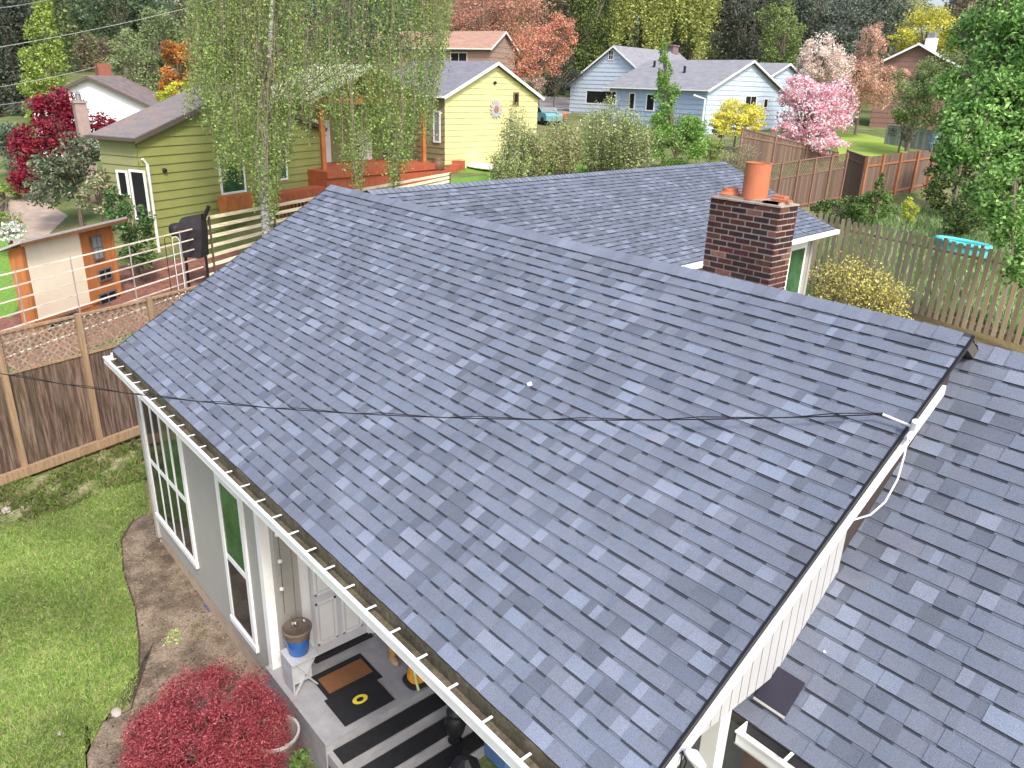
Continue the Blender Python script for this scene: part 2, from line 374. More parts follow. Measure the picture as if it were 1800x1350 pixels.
mb = MB(); mb.tube([V(DX+.0, 1.80, FL+1.0), V(DX+.07, 1.80, FL+1.0)], [.02, .035], 10); mb.build('door_knob', mat('brass', (.5, .35, .12), .3, metal=1.), door, smooth=True)
mb = MB(); mb.box(DX-.02, DX+.10, .95, 1.9, FL+.002, FL+.035); mb.build('door_sill', blackp, H)
mb = MB(); mb.box(5.0, 6.76, .38, 3.0, -.5, FL); mb.box(5.0, 6.80, .36, 3.0, FL-.0+.001, FL+.004)
for i in range(1, 4): mb.box(6.76, 6.76+.30*i, .40, 3.0, -.5, FL-.19*i-.001*(i))
mb.build('porch_steps', concrete, H)
for i in range(0, 4):
    mb = MB(); z = FL-.19*i+.006-.001*i; xx = 6.76+.30*(i-1)+(0 if i else .0)
    if i == 0: continue
    mb.box(xx+.02, xx+.285, .47, 2.6, z-.002, z+.012)
    o = mb.build('stair_tread_mat', rubber); o['label'] = ['', 'black rubber tread on the top step below the porch slab', 'black rubber tread on the middle step', 'black rubber tread on the lowest step'][i]; o['category'] = 'stair mat'; o['group'] = 'black treads on the porch steps'
mb = MB(); mb.box(9.2, 11.4, .9, 3.0, -.34, -.31); struct('patio', mb, concrete)
# ---- garage wing to the right
GS = nrm(V(0, 1, .815)); gy0, gy1 = 1.72, 4.80; gL = (gy1-gy0)/GS[1]
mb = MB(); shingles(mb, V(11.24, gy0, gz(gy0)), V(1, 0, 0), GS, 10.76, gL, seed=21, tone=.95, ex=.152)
caps(mb, V(11.55, gy1, gz(gy1)), V(22, gy1, gz(gy1)), -GS, nrm(V(0, 1, -.815)), .17, 5); mb.build('garage_roof', shingle, H)
mb = MB(); mb.hull([V(11.26, gy0, gz(gy0)-.02), V(11.26, gy1, gz(gy1)-.02), V(11.26, 7.8, gz(gy0)-.02), V(11.26, 7.8, gz(gy0)-.1), V(11.26, gy1, gz(gy1)-.12), V(11.26, gy0, gz(gy0)-.1)],
                   [V(22, gy0, gz(gy0)-.02), V(22, gy1, gz(gy1)-.02), V(22, 7.8, gz(gy0)-.02), V(22, 7.8, gz(gy0)-.1), V(22, gy1, gz(gy1)-.12), V(22, gy0, gz(gy0)-.1)]); mb.build('garage_roof_deck', deck_m, H)
ez = gz(gy0)
gn = nrm(np.cross(V(1, 0, 0), GS))
def ghit(u, v, off=.03): o_ = V(11.5, gy0, gz(gy0))+gn*off; d = ray(u, v); return CAM+d*(((o_-CAM) @ gn)/(d @ gn))
p = ghit(1327, 1224); mb = MB(); mb.obox(p, V(.27, 0, 0), GS*.30, gn*.012); fl_ = mb.build('flashing_plate', mat('dark_flashing', (.03, .028, .045), .7, .1), H)
mb = MB(); mb.obox(p-GS*.025, V(.27, 0, 0), GS*.02, gn*.016); mb.build('flashing_edge', mat('grey_trim'), fl_)
mb = MB(); mb.box(11.56, 22, gy0-.16, gy0-.15, ez-.12, ez+.0); mb.box(11.56, 22, gy0-.16, gy0-.01, ez-.125, ez-.115); mb.box(11.56, 11.57, gy0-.16, gy0-.01, ez-.12, ez); mb.box(11.56, 22, gy0-.172, gy0-.145, ez-.012, ez+.004)
gg = mb.build('garage_gutter', whitem, H)
for x in np.arange(11.95, 16, .6): mb = MB(); mb.box(x, x+.025, gy0-.15, gy0-.02, ez+.005, ez+.012); mb.build('hanger_strap', whitem, gg)
mb = MB(); mb.box(11.56, 22, gy0-.01, gy0+.01, ez-.14, ez-.02); mb.build('garage_fascia', blackp, H)
mb = MB(); mb.box(11.52, 22, gy0+.12, gy0+.25, -.35, ez-.02); mb.build('garage_wall', mat('brown_wall', (.20, .125, .105), .85, .08, 3), H)
# ---- rear wing
wa, wb = V(4.72, 4.8, 4.95), V(3.81, 17.32, 4.95); wu = nrm(wb-wa); wl = np.linalg.norm(wb-wa)
wo = V(-wu[1], wu[0], 0); rise, run = 1.43, 3.55; wv = nrm(wo*run+V(0, 0, rise)); wL = math.hypot(rise, run)
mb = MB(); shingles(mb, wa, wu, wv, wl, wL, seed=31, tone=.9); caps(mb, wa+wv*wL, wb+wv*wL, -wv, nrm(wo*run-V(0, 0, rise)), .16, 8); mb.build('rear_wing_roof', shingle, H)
mb = MB(); r0 = wa+wv*wL; r1 = wb+wv*wL; dn = V(0, 0, -.02); far0 = wa+wo*2*run; far1 = wb+wo*2*run; th = V(0, 0, -.12)
mb.hull([wa+dn, r0+dn, far0+dn, far0+th, r0+th, wa+th], [wb+dn, r1+dn, far1+dn, far1+th, r1+th, wb+th]); mb.build('rear_wing_deck', deck_m, H)
mb = MB(); mb.obox(wa-wo*.13+V(0, 0, -.10), wu*(wl+.02), wo*.125, V(0, 0, .105)); mb.build('rear_wing_gutter', whitem, H)
mb = MB(); mb.obox(wa+wo*.0+V(0, 0, .0), wu*wl, -wo*.02, V(0, 0, .02)); mb.build('rear_wing_drip_edge', blackp, H)
ww = wa+wo*.40; mb = MB(); mb.obox(V(ww[0], ww[1], 0.0), wu*(wl-.35), wo*6.2, V(0, 0, 4.86)); mb.build('rear_wing_wall', taupe, H)
pw = Zp(1415, 460, 4.0); tt = float((pw-ww) @ wu)
tt = wl-1.75
mb = MB(); mb.obox(ww+wu*tt-wo*.05+V(0, 0, -2.6), wu*1.0, wo*.04, V(0, 0, 2.3)); fw_ = mb.build('rear_window', white, H)
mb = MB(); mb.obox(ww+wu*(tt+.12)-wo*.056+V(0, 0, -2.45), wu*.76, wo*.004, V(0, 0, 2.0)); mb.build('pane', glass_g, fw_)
mb = MB(); q = ww+wu*(wl-.35); mb.obox(V(q[0], q[1], 0)-wu*.1-wo*.03, wu*.13, wo*.1, V(0, 0, 4.84)); mb.build('rear_corner_board', mat('grey_trim'), H)
# ---- chimney
cy0 = 6.2; ca, cb = Yp(1250, 347, cy0), Yp(1372, 366, cy0); cx0, cx1 = ca[0], cb[0]; cz = (ca[2]+cb[2])/2; cd_ = .42
ch = MB(); ch.box(cx0+.006, cx1-.006, cy0+.006, cy0+cd_-.006, 3.6, cz-.03)
chim = ch.build('chimney', mat('mortar', (.62, .52, .44), .95, .3, 1.6, .2, c2=(.30, .23, .19)), H)
rc = random.Random(4); bm_ = MB(); cp = .078; nrow = int((cz-4.4)/cp)
for i in range(nrow):
    z1 = cz-.002-i*cp; z0 = z1-cp+.019
    for face in range(2):
        if face == 0: o, d, n_, Ln = V(cx0, cy0, 0), V(1, 0, 0), V(0, -1, 0), cx1-cx0
        else: o, d, n_, Ln = V(cx1, cy0, 0), V(0, 1, 0), V(1, 0, 0), cd_
        bl = .235; x = -(bl/2 if i % 2 else 0)
        while x < Ln-.01:
            a, b = max(x, 0)+.004, min(x+bl-.017, Ln)-.002
            if b-a > .02:
                soot = max(0, 1-i/9)*(.6+.4*math.sin(x*5+1)); c = rc.choice([(.085, .032, .026), (.065, .026, .024), (.11, .042, .03), (.05, .024, .024), (.04, .025, .026)])
                if rc.random() < .10: c = (.20, .10, .07)
                c = tuple(q_*(1-.35*soot)*rc.uniform(.85, 1.2) for q_ in c)
                bm_.obox(o+d*a+n_*.0-n_*.02+V(0, 0, z0), d*(b-a), n_*.0245, V(0, 0, z1-z0-.002), c)
            x += bl
bm_.build('brickwork', mat('brick', attr=True, rough=.9, var=.25, scale=14, fine=.2, bump=.4), chim)
mb = MB(); mb.box(cx0-.012, cx1+.012, cy0-.012, cy0+cd_+.012, cz, cz+.022); mb.box(cx0+.05, cx1-.05, cy0+.05, cy0+cd_-.05, cz+.022, cz+.05); mb.build('crown', mat('crown_mortar', (.36, .30, .25), .95, .3, 9, .4), chim)
terra = mat('terracotta', (.50, .17, .085), .75, .1, 6)
def at_top(u, v): return Zp(u, v, cz+.04)
p = V(cx0+.50*(cx1-cx0), cy0+.21, cz+.03)
mb = MB(); mb.lathe(p, [(.165, 0), (.17, .01), (.165, .45), (.17, .47), (.145, .47), (.14, .05), (0, .05)], 28); mb.build('flue_pot', terra, chim, smooth=False)
mb = MB(); mb.lathe(V(cx0+.16, cy0+.2, cz+.03), [(.14, 0), (.15, .03), (.11, .06), (.10, .11), (.06, .11), (.05, .02)], 16); mb.build('broken_flue', terra, chim)
mb = MB()
for k_, (dx, dy, s_) in enumerate([(-.18, .1, .12), (-.12, .22, .13), (-.2, .3, .1)]): mb.box(cx1+dx-s_, cx1+dx+s_*.9, cy0+dy-.05, cy0+dy+.05, cz+.023+.03*k_, cz+.05+.03*k_)
mb.build('broken_tile', terra, chim)
mb = MB(); q0 = V(cx0-.12, cy0-.02, 6.0); mb.box(cx0-.14, cx1+.05, cy0-.15, cy0, 5.40, 5.43); mb.build('chimney_flashing', whitem, chim)
# service mast on the rake and white drop cable (part of the house)
mp_ = Xp(1605, 748, W+.04)
mb = MB(); rp = lambda t: V(W+.055, t, EZ+t*RH/RY+.04)
ty = mp_[1]; mb.tube([rp(ty+.12), rp(ty-.1)], .028, 8); mb.tube([rp(ty)+V(0, -.02, .0), rp(ty)+V(.02, -.06, .10)], .03, 8); mb.tube([rp(ty)+V(0, -.02, .03), rp(ty)+V(-.25, -.04, .06)], .012, 6)
mb.build('service_bracket', whitem, H)
mb = MB(); cpt = [Xp(1597, 765, W+.06), Xp(1590, 800, W+.10), Xp(1578, 842, W+.16), Xp(1556, 882, W+.18), Xp(1530, 905, W+.14), Xp(1500, 914, W+.05)]
mb.tube(cpt, .0075, 6); mb.build('white_cable', whitem, H)
# overhead service wire
pend = U(-300, 588, 11.5); p0 = rp(ty)+V(-.25, -.04, .06); pts = []
for t in np.linspace(0, 1, 40): q = p0+(pend-p0)*t; q[2] -= 4*t*(1-t)*.50; pts.append(q)
mb = MB(); mb.tube(pts, .006, 5)
p2 = [q+V(0, 0, .016*math.sin(i*2.1)+.012) for i, q in enumerate(pts)]; mb.tube(p2, .005, 5)
o = mb.build('overhead_wire', blackp); o['label'] = 'twisted black service wire stretched low across the slate blue roof'; o['category'] = 'wire'
# bits of leaf on the roof
for (u_, v_, lab) in ((930, 676, 'tiny white scrap lying near the middle of the big shingle roof'), (1449, 1146, 'tiny pale speck lying on the garage roof')):
    d = ray(u_, v_)
    if u_ < 1200: n_ = np.cross(V(1, 0, 0), slope); o_ = V(0, .15, EZ+.11)
    else: n_ = np.cross(V(1, 0, 0), GS); o_ = V(11.5, gy0, gz(gy0)+.03)
    t = ((o_-CAM) @ n_)/(d @ n_); p = CAM+d*t; mb = MB(); f_ = 1 if u_ < 1200 else .35
    mb.hull([p+f_*V(-.04, 0, .0), p+f_*V(0, -.02, -.01), p+f_*V(.045, .01, .0), p+f_*V(.0, .035, .02)], [p+f_*V(-.03, 0, .012), p+f_*V(0, -.015, .0), p+f_*V(.03, .01, .012), p+f_*V(.0, .025, .03)])
    o = mb.build('leaf_scrap', white); o['label'] = lab; o['category'] = 'debris'
# ------------------------------------------------------------------ porch things
FZ = FL+.004
def top(o, label, cat, group=None):
    o['label'] = label; o['category'] = cat
    if group: o['group'] = group
    return o
mb = MB(); mb.box(5.60, 6.22, .76, 1.56, FZ, FZ+.010); top(mb.build('rubber_mat', rubber), 'black rubber mat right against the door, under the brown doormat', 'mat')
mb = MB(); mb.box(5.72, 6.05, .82, 1.50, FZ+.011, FZ+.028); top(mb.build('doormat', mat('coir', (.22, .10, .045), .98, .2, 60, .6)), 'brown coir doormat lying on a black mat before the door', 'doormat')
t = thing('logo_mat', 'black doormat with a yellow oval ring emblem near the porch steps', 'doormat', (6.45, 1.1, FZ))
mb = MB(); mb.box(6.13, 6.70, .70, 1.46, FZ+.0105, FZ+.021); mb.build('mat', rubber, t)
mb = MB(); cc_ = Zp(633, 1229, FZ+.022); n_ = 28
for i in range(n_):
    a, b = 2*math.pi*i/n_, 2*math.pi*(i+1)/n_
    f_ = lambda r, q: V(cc_[0]+r*.85*math.cos(q), cc_[1]+r*1.15*math.sin(q), FZ+.0225)
    mb.poly([f_(.045, a), f_(.095, a), f_(.095, b), f_(.045, b)])
mb.build('emblem', mat('yellow_print', (.75, .62, .06), .7), t)
sx, sy = 5.62, .62; sh = .52
t = thing('plant_stand', 'small grey cross legged side table at the corner of the porch', 'plant stand', (sx, sy, FZ)); gpaint = mat('grey_paint', (.42, .43, .45), .6)
mb = MB(); mb.box(sx-.18, sx+.20, sy-.2, sy+.2, FZ+sh, FZ+sh+.03); mb.build('table_top', gpaint, t)
for s_ in (-1, 1):
    for k_ in (-1, 1):
        mb = MB(); mb.bar(V(sx+s_*.15, sy+k_*.17, FZ), V(sx+s_*.15, sy-k_*.17, FZ+sh), .03, .02); mb.build('leg', gpaint, t)
mb = MB(); mb.box(sx-.14, sx+.15, sy-.185, sy-.165, FZ+.02, FZ+.5); mb.build('side_panel', gpaint, t); mb = MB(); mb.box(sx+.12, sx+.14, sy-.16, sy+.1, FZ+.16, FZ+.5); mb.build('side_panel', gpaint, t)
t = thing('plant_pot', 'blue glazed pot with a tan rim standing on the grey side table', 'plant pot', (sx, sy, FZ+sh+.03)); pz = V(sx, sy, FZ+sh+.031)
mb = MB(); mb.lathe(pz, [(0, 0), (.12, 0), (.135, .02), (.165, .27)], 24); mb.build('glazed_base', mat('blue_glaze', (.03, .12, .38), .2, .2, 4), t, smooth=True)
mb = MB(); mb.lathe(pz, [(.165, .271), (.18, .34), (.20, .39), (.20, .42), (.18, .42), (.16, .37), (0, .37)], 24); mb.build('rim', mat('tan_glaze', (.15, .115, .09), .5, .25, 7), t, smooth=True)
mb = MB(); rr = random.Random(3)
for i in range(9):
    a = rr.uniform(0, 6.28); q = [pz+V(.04*math.cos(a), .04*math.sin(a), .37)]
    for k_ in range(3): q.append(q[-1]+V(rr.uniform(-.05, .05), rr.uniform(-.05, .05), .07))
    mb.tube(q, .005, 4)
mb.build('stem', bark, t)
mb = MB()
for i in range(3): q = pz+V(rr.uniform(-.1, .04), rr.uniform(-.1, .1), rr.uniform(.45, .62)); mb.lathe(q, [(0, 0), (.018, .01), (.018, .03), (0, .04)], 6)
mb.build('blossom', mat('blossom', (.75, .70, .68), .6), t)
t = thing('wind_chime', 'strand of white shells hanging from the porch ceiling beside the door', 'wind chime', (5.42, .55, EZ-.14))
mb = MB(); mb.tube([V(5.42, .55, EZ-.14), V(5.42, .56, 2.2), V(5.42, .55, 1.5)], .004, 5); mb.build('string', blackp, t)
for z in (2.75, 2.35, 1.9):
    mb = MB(); mb.lathe(V(5.42+.015*math.sin(z*9), .55, z), [(0, -.035), (.028, -.02), (.035, 0), (.02, .02), (0, .03)], 10); mb.build('shell', white, t, smooth=True)
# yellow bag and boots
def blob(o, rx, ry, rz, sq=.75, n=20, m=12, taper=0.):
    mb = MB(); pts = []
    for i in range(m+1):
        ph = -math.pi/2+math.pi*i/m
        for j in range(n):
            th_ = 2*math.pi*j/n; c, s_ = math.cos(th_), math.sin(th_); cp_, sp_ = math.cos(ph), math.sin(ph)
            f = lambda q: math.copysign(abs(q)**sq, q); k_ = 1-taper*(sp_+1)/2
            mb.v.append((o[0]+rx*f(c)*f(cp_)*k_, o[1]+ry*f(s_)*f(cp_)*k_, o[2]+rz*(f(sp_)+1)))
    for i in range(m):
        for j in range(n): mb.f.append((i*n+j, i*n+(j+1) % n, (i+1)*n+(j+1) % n, (i+1)*n+j)); mb.c.append((1, 1, 1))
    return mb
bgp = Zp(738, 1195, FZ); t = thing('yellow_bag', 'yellow orange bag with black base slumped at the porch steps', 'bag', bgp)
blob(V(bgp[0], bgp[1], FZ), .17, .22, .17, .7, taper=.45).build('bag_body', mat('yellow_fabric', (.70, .30, .02), .7, .25, 6, .3), t, smooth=True)
blob(V(bgp[0], bgp[1], FZ), .185, .235, .04, .6).build('bag_base', mat('black_fabric', (.02, .02, .02), .9), t, smooth=True)
mb = MB(); mb.tube([bgp+V(.19, -.15, .04), bgp+V(.16, -.17, .2), bgp+V(.06, -.14, .33)], .018, 6); mb.build('strap', mat('lime_fabric', (.55, .65, .30), .8), t)
bp_ = Zp(690, 1160, FZ)
for k_, (dx, dy, lab) in enumerate([(0, 0, 'tall brown and yellow boot leaning by the door frame'), (.05, .16, 'second brown boot, the one farther from the door frame')]):
    q = bp_+V(dx, dy, 0); t = thing('boot', lab, 'boot', q, 'boots beside the door')
    mb = MB(); mb.lathe(q, [(.055, .01), (.06, .05), (.055, .12), (.06, .3), (.07, .38), (.06, .38), (.05, .3)], 14); mb.build('shaft', mat('tan_leather', (.42, .24, .08), .6, .3, 8), t, smooth=True)
    blob(q+V(.07, -.02, 0), .11, .05, .045, .8).build('foot', mat('pale_leather', (.45, .30, .20), .6), t, smooth=True)
# black lantern and urn by the steps
lp = Zp(818, 1392, -.34); t = thing('garden_lantern', 'black metal garden lantern standing beside the porch steps', 'lantern', lp); L0 = lp
mb = MB(); mb.lathe(L0, [(0, 0), (.20, 0), (.20, .04), (.15, .08)], 8); mb.build('base', blackp, t)
for k_ in range(6):
    a = k_*math.pi/3; mb = MB(); mb.bar(L0+V(.15*math.cos(a), .15*math.sin(a), .08), L0+V(.13*math.cos(a), .13*math.sin(a), .42), .018); mb.build('bar', blackp, t)
mb = MB(); mb.lathe(L0, [(.20, .42), (.19, .46), (.10, .55), (.05, .60), (.05, .64), (0, .66)], 8); mb.build('roof', blackp, t)
mb = MB(); mb.tube([L0+V(.05*math.cos(a), 0, .68+.05*math.sin(a)) for a in np.linspace(0, 6.28, 12)], .007, 5); mb.build('ring', blackp, t)
lp = Zp(800, 1300, .02); t = thing('black_urn', 'tall black urn with a lid standing above the lantern on the steps', 'urn', lp)
mb = MB(); mb.lathe(lp, [(0, 0), (.10, 0), (.07, .05), (.12, .16), (.15, .30), (.11, .42), (.08, .45), (.12, .48), (.11, .5)], 18); mb.build('vase', blackp, t, smooth=True)
mb = MB(); mb.lathe(lp, [(.12, .505), (.08, .56), (.02, .60), (.03, .63), (0, .65)], 16); mb.build('lid', blackp, t, smooth=True)
bp_ = Zp(885, 1335, -.31); t = thing('blue_bin', 'blue bin half hidden under the porch eave', 'bin', bp_)
mb = MB(); mb.hull([bp_+V(-.2, -.15, 0), bp_+V(.2, -.15, 0), bp_+V(.2, .15, 0), bp_+V(-.2, .15, 0)], [bp_+V(-.24, -.19, .45), bp_+V(.24, -.19, .45), bp_+V(.24, .19, .45), bp_+V(-.24, .19, .45)]); mb.build('bin_body', mat('blue_plastic', (.10, .20, .42), .4), t)
mb = MB(); mb.obox(bp_+V(-.26, -.21, .451), V(.52, 0, 0), V(0, .42, 0), V(0, 0, .03)); mb.build('lid', mat('tan_plastic', (.38, .22, .10), .5), t)
# plaque on the foundation
pq = Yp(363, 1078, WY-.02); t = thing('foundation_plaque', 'small blue and white plate fixed low on the house wall', 'plate', pq)
mb = MB(); mb.box(pq[0]-.14, pq[0]+.14, WY-.02, WY+.0, pq[2]-.10, pq[2]+.12); mb.build('plate', mat('plate_blue', (.05, .08, .28), .5), t)
mb = MB(); mb.box(pq[0]+.0, pq[0]+.13, WY-.026, WY-.0201, pq[2]-.09, pq[2]+.04); mb.box(pq[0]-.12, pq[0]+.04, WY-.025, WY-.0201, pq[2]+.06, pq[2]+.11); mb.build('white_stripe', white, t)
# white spotlight at the bottom of the rake
q = Xp(1205, 1318, W+.06); t = thing('eave_light', 'small white spotlight with tangled wires under the end of the rake board', 'lamp', q)
mb = MB(); mb.tube([q, q+V(.05, .02, -.02), q+V(.12, .05, -.09)], [.02, .045, .03], 12); mb.build('lamp_head', whitem, t, smooth=True)
mb = MB(); mb.tube([q+V(.05, .02, -.06), q+V(.4, .1, -.35)], .02, 8); mb.build('arm', whitem, t)
mb = MB()
for k_ in range(4): a = k_*1.3; mb.tube([q+V(-.02, 0, -.03), q+V(-.03-.04*math.cos(a), .05*math.sin(a), -.12), q+V(-.02, .03*k_-.05, -.3)], .005, 5)
mb.build('wire', blackp, t)

# ================================================================== NEIGHBOURHOOD
rt3, fw3 = V(.66, .7513, 0), V(-.7513, .66, 0)
def lap(mb, O, e, n, poly, pitch=.3, lip=.03, col=(1, 1, 1)):     # lap siding on a convex outline given as (along, up)
    zs = [p[1] for p in poly]; z = min(zs)
    def clip(pl, zc, keep_above):
        out = []
        for i in range(len(pl)):
            a, b = pl[i], pl[(i+1) % len(pl)]; ia = (a[1] >= zc) == keep_above or a[1] == zc; ib = (b[1] >= zc) == keep_above or b[1] == zc
            if ia: out.append(a)
            if ia != ib: t = (zc-a[1])/(b[1]-a[1]); out.append((a[0]+(b[0]-a[0])*t, zc))
        return out
    while z < max(zs)-.02:
        z1 = z+pitch; pl = clip(clip(poly, z, True), z1, False)
        if len(pl) >= 3:
            P = [O+e*p[0]+V(0, 0, p[1])+n*(lip*(1-(p[1]-z)/pitch)) for p in pl]; mb.poly(P, col)
            lo = [p for p in pl if abs(p[1]-z) < 1e-6]
            if len(lo) >= 2:
                a, b = min(lo)[0], max(lo)[0]
                mb.poly([O+e*a+V(0, 0, z), O+e*b+V(0, 0, z), O+e*b+V(0, 0, z)+n*lip, O+e*a+V(0, 0, z)+n*lip], col)
        z = z1
def far_roof(name, c, c2=None): return mat(name, c, .9, .18, 1.4, .2, c2=c2, fine=.12, fscale=8, stretch=(1, 1, 4))
class Gable:
    def __init__(s, parent, uL, uR, row, dep, phi, eave, apex, D, wall, roofm, trim=white, pitch=.3, ov=.35, side=None, lip=.03, eave_z=None, apex_z=None, base=None):
        s.H = parent; phi = R(phi); s.e = rt3*math.cos(phi)+fw3*math.sin(phi); s.a = fw3*math.cos(phi)-rt3*math.sin(phi); s.n = -s.a
        c = U((uL+uR)/2, row, dep); c[2] = 0; lo, hi = .5, 40
        for _ in range(40):
            m_ = (lo+hi)/2; A, B = c-s.e*m_/2, c+s.e*m_/2
            if pr(V(B[0], B[1], 5))[0]-pr(V(A[0], A[1], 5))[0] < uR-uL: lo = m_
            else: hi = m_
        s.w = lo; s.A, s.B = c-s.e*lo/2, c+s.e*lo/2; s.D = D
        gzv = [float(g(*(q[:2]))) for q in (s.A, s.B, s.A+s.a*D, s.B+s.a*D)]; s.z0 = (min(gzv)-.4) if base is None else base
        zz = lambda q, v: hgt(V(q[0], q[1], 0), v)
        s.ze = eave_z if eave_z is not None else (zz(s.A, eave)+zz(s.B, eave))/2 if not hasattr(eave, '__len__') else (zz(s.A, eave[0])+zz(s.B, eave[1]))/2
        s.zr = apex_z if apex_z is not None else zz(c, apex); O = V(s.A[0], s.A[1], 0); s.O = O
        w, D, e, a = s.w, D, s.e, s.a; wm = wall; sm = side or wall
        mb = MB(); lap(mb, O, e, s.n, [(0, s.z0), (w, s.z0), (w, s.ze), (w/2, s.zr), (0, s.ze)], pitch, lip)
        mb.poly([O+e*p[0]+V(0, 0, p[1])+a*.01 for p in [(0, s.z0), (w, s.z0), (w, s.ze), (w/2, s.zr), (0, s.ze)]]); mb.build('gable_wall', wm, parent)
        for q, n_ in ((s.A, -e), (s.B, e)):
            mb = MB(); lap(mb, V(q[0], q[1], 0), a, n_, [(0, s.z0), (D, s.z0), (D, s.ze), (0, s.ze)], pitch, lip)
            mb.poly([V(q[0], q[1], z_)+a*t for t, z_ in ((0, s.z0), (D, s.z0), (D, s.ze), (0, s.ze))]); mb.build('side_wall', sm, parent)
        mb = MB(); mb.poly([O+e*p[0]+V(0, 0, p[1])+a*D for p in [(0, s.z0), (w, s.z0), (w, s.ze), (w/2, s.zr), (0, s.ze)]]); mb.build('back_wall', wm, parent)
        sl_ = (s.zr-s.ze)/(w/2); mb = MB()
        def prof(t, th=0., k=0): return [O+a*t+e*x+V(0, 0, z_+th) for x, z_ in ((-ov, s.ze-ov*sl_+.06), (w/2, s.zr+.06), (w+ov, s.ze-ov*sl_+.06))]
        f0, f1 = prof(-ov), prof(D+ov); g0, g1 = prof(-ov, .12), prof(D+ov, .12)
        for i in (0, 1): mb.hull([f0[i], f0[i+1], g0[i+1], g0[i]], [f1[i], f1[i+1], g1[i+1], g1[i]])
        s.roof = mb.build('roof', roofm, parent)
        mb = MB(); h0, h1 = prof(-ov-.04, -.10), prof(-ov-.04, .09); k0, k1 = prof(-ov-.002, -.10), prof(-ov-.002, .09)
        for i in (0, 1): mb.hull([h0[i], h0[i+1], h1[i+1], h1[i]], [k0[i], k0[i+1], k1[i+1], k1[i]])
        mb.build('bargeboard', trim, parent)
        for i, sg in ((0, -1), (2, 1)):
            mb = MB(); mb.obox(f0[i]+e*sg*.02+V(0, 0, -.02), e*sg*.12, a*(D+2*ov), V(0, 0, .12)); mb.build('gutter', trim, parent)
    def hit(s, u, v, off=0.): d = ray(u, v); t = ((s.O+s.n*off-CAM) @ s.n)/(d @ s.n); return CAM+d*t
    def side_hit(s, u, v, off=0., q=None): q = s.A if q is None else q; n_ = -s.e; d = ray(u, v); t = ((V(q[0], q[1], 0)+n_*off-CAM) @ n_)/(d @ n_); return CAM+d*t
    def win(s, u0, v0, u1, v1, side=False, fr=.09, glassm=None, frame=white, bars=(0, 0), name='window'):
        h = s.side_hit if side else s.hit; ax = s.a if side else s.e; n_ = -s.e if side else s.n
        p, q = h(u0, v1), h(u1, v0); p, q = (p, q) if (q-p) @ ax > 0 else (q-V(0, 0, q[2]-p[2]), p+V(0, 0, q[2]-p[2]))
        w_ = float((q-p) @ ax); hh = abs(q[2]-p[2]); p = V(p[0], p[1], min(p[2], q[2])); mb = MB(); o = p+n_*.03; d_ = n_*.06
        for (x, z_, a_, b_) in ((0, 0, w_, fr), (0, hh-fr, w_, fr), (0, fr, fr, hh-2*fr), (w_-fr, fr, fr, hh-2*fr)): mb.obox(o+ax*x+V(0, 0, z_), ax*a_, d_, V(0, 0, b_))
        for i in range(bars[0]): mb.obox(o+ax*(w_*(i+1)/(bars[0]+1)-.025)+V(0, 0, fr), ax*.05, d_*.8, V(0, 0, hh-2*fr))
        for i in range(bars[1]): mb.obox(o+ax*fr+V(0, 0, hh*(i+1)/(bars[1]+1)-.025), ax*(w_-2*fr), d_*.7, V(0, 0, .05))
        f = mb.build(name, frame, s.H); mb = MB(); mb.obox(o+ax*fr+V(0, 0, fr)+n_*.005, ax*(w_-2*fr), n_*.02, V(0, 0, hh-2*fr)); mb.build('pane', glassm or glass, f); return f
# ---- green house
green_s = mat('green_siding', (.27, .29, .095), .75, .06, 1.5); dgreen_s = mat('green_siding_shade', (.25, .26, .12), .75, .06, 1.5)  # second green is darkened to paint in the side wall's shade
A0 = G(285, 495); T = thing('green_house', 'olive green house with lap siding behind the weeping birch', 'house', A0)
gh = Gable(T, 268, 588, 300, 36.0, 66, (282, 200), 160, 2.1, green_s, far_roof('grey_roof_a', (.20, .19, .20), (.22, .17, .15)), trim=mat('dark_trim', (.10, .085, .07), .7), pitch=.36, lip=.04, side=dgreen_s, ov=.25)
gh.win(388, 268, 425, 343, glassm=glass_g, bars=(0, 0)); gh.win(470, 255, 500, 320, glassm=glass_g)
gh.win(213, 300, 225, 345, side=True); gh.win(241, 300, 256, 385, side=True)
mb = MB(); p, q = gh.hit(259, 290, .08), gh.hit(284, 478, .08); q = V(p[0], p[1], q[2]); mb.tube([p+V(-.0, 0, .25)-gh.e*.2, p, q], .06, 8); mb.build('downspout', white, T)
p = gh.hit(289, 299, .05); blob(p+V(0, 0, -.1), .1, .1, .09).build('wall_lamp', blackp, T, smooth=True)
red_w = mat('red_deck', (.36, .10, .05), .7, .2, 3, stretch=(3, 3, 1)); orange_w = mat('orange_wood', (.42, .15, .05), .65, .2, 3)
p = gh.hit(386, 374, .35); mb = MB(); mb.obox(p, gh.e*1.7, gh.n*.5, V(0, 0, .75)); mb.build('planter_box', orange_w, T)
mb = MB(); p, q = gh.hit(455, 352, .5), gh.hit(585, 322, .5)
p = V(p[0], p[1], q[2]); mb.obox(p-V(0, 0, .5), (q-p), gh.n*.9, V(0, 0, .55))
for k_ in range(22): b = p+(q-p)*k_/21+gh.n*.9; mb.bar(b, b+V(0, 0, .0)-V(0, 0, 1.3), .05)
mb.build('side_deck', red_w, T)
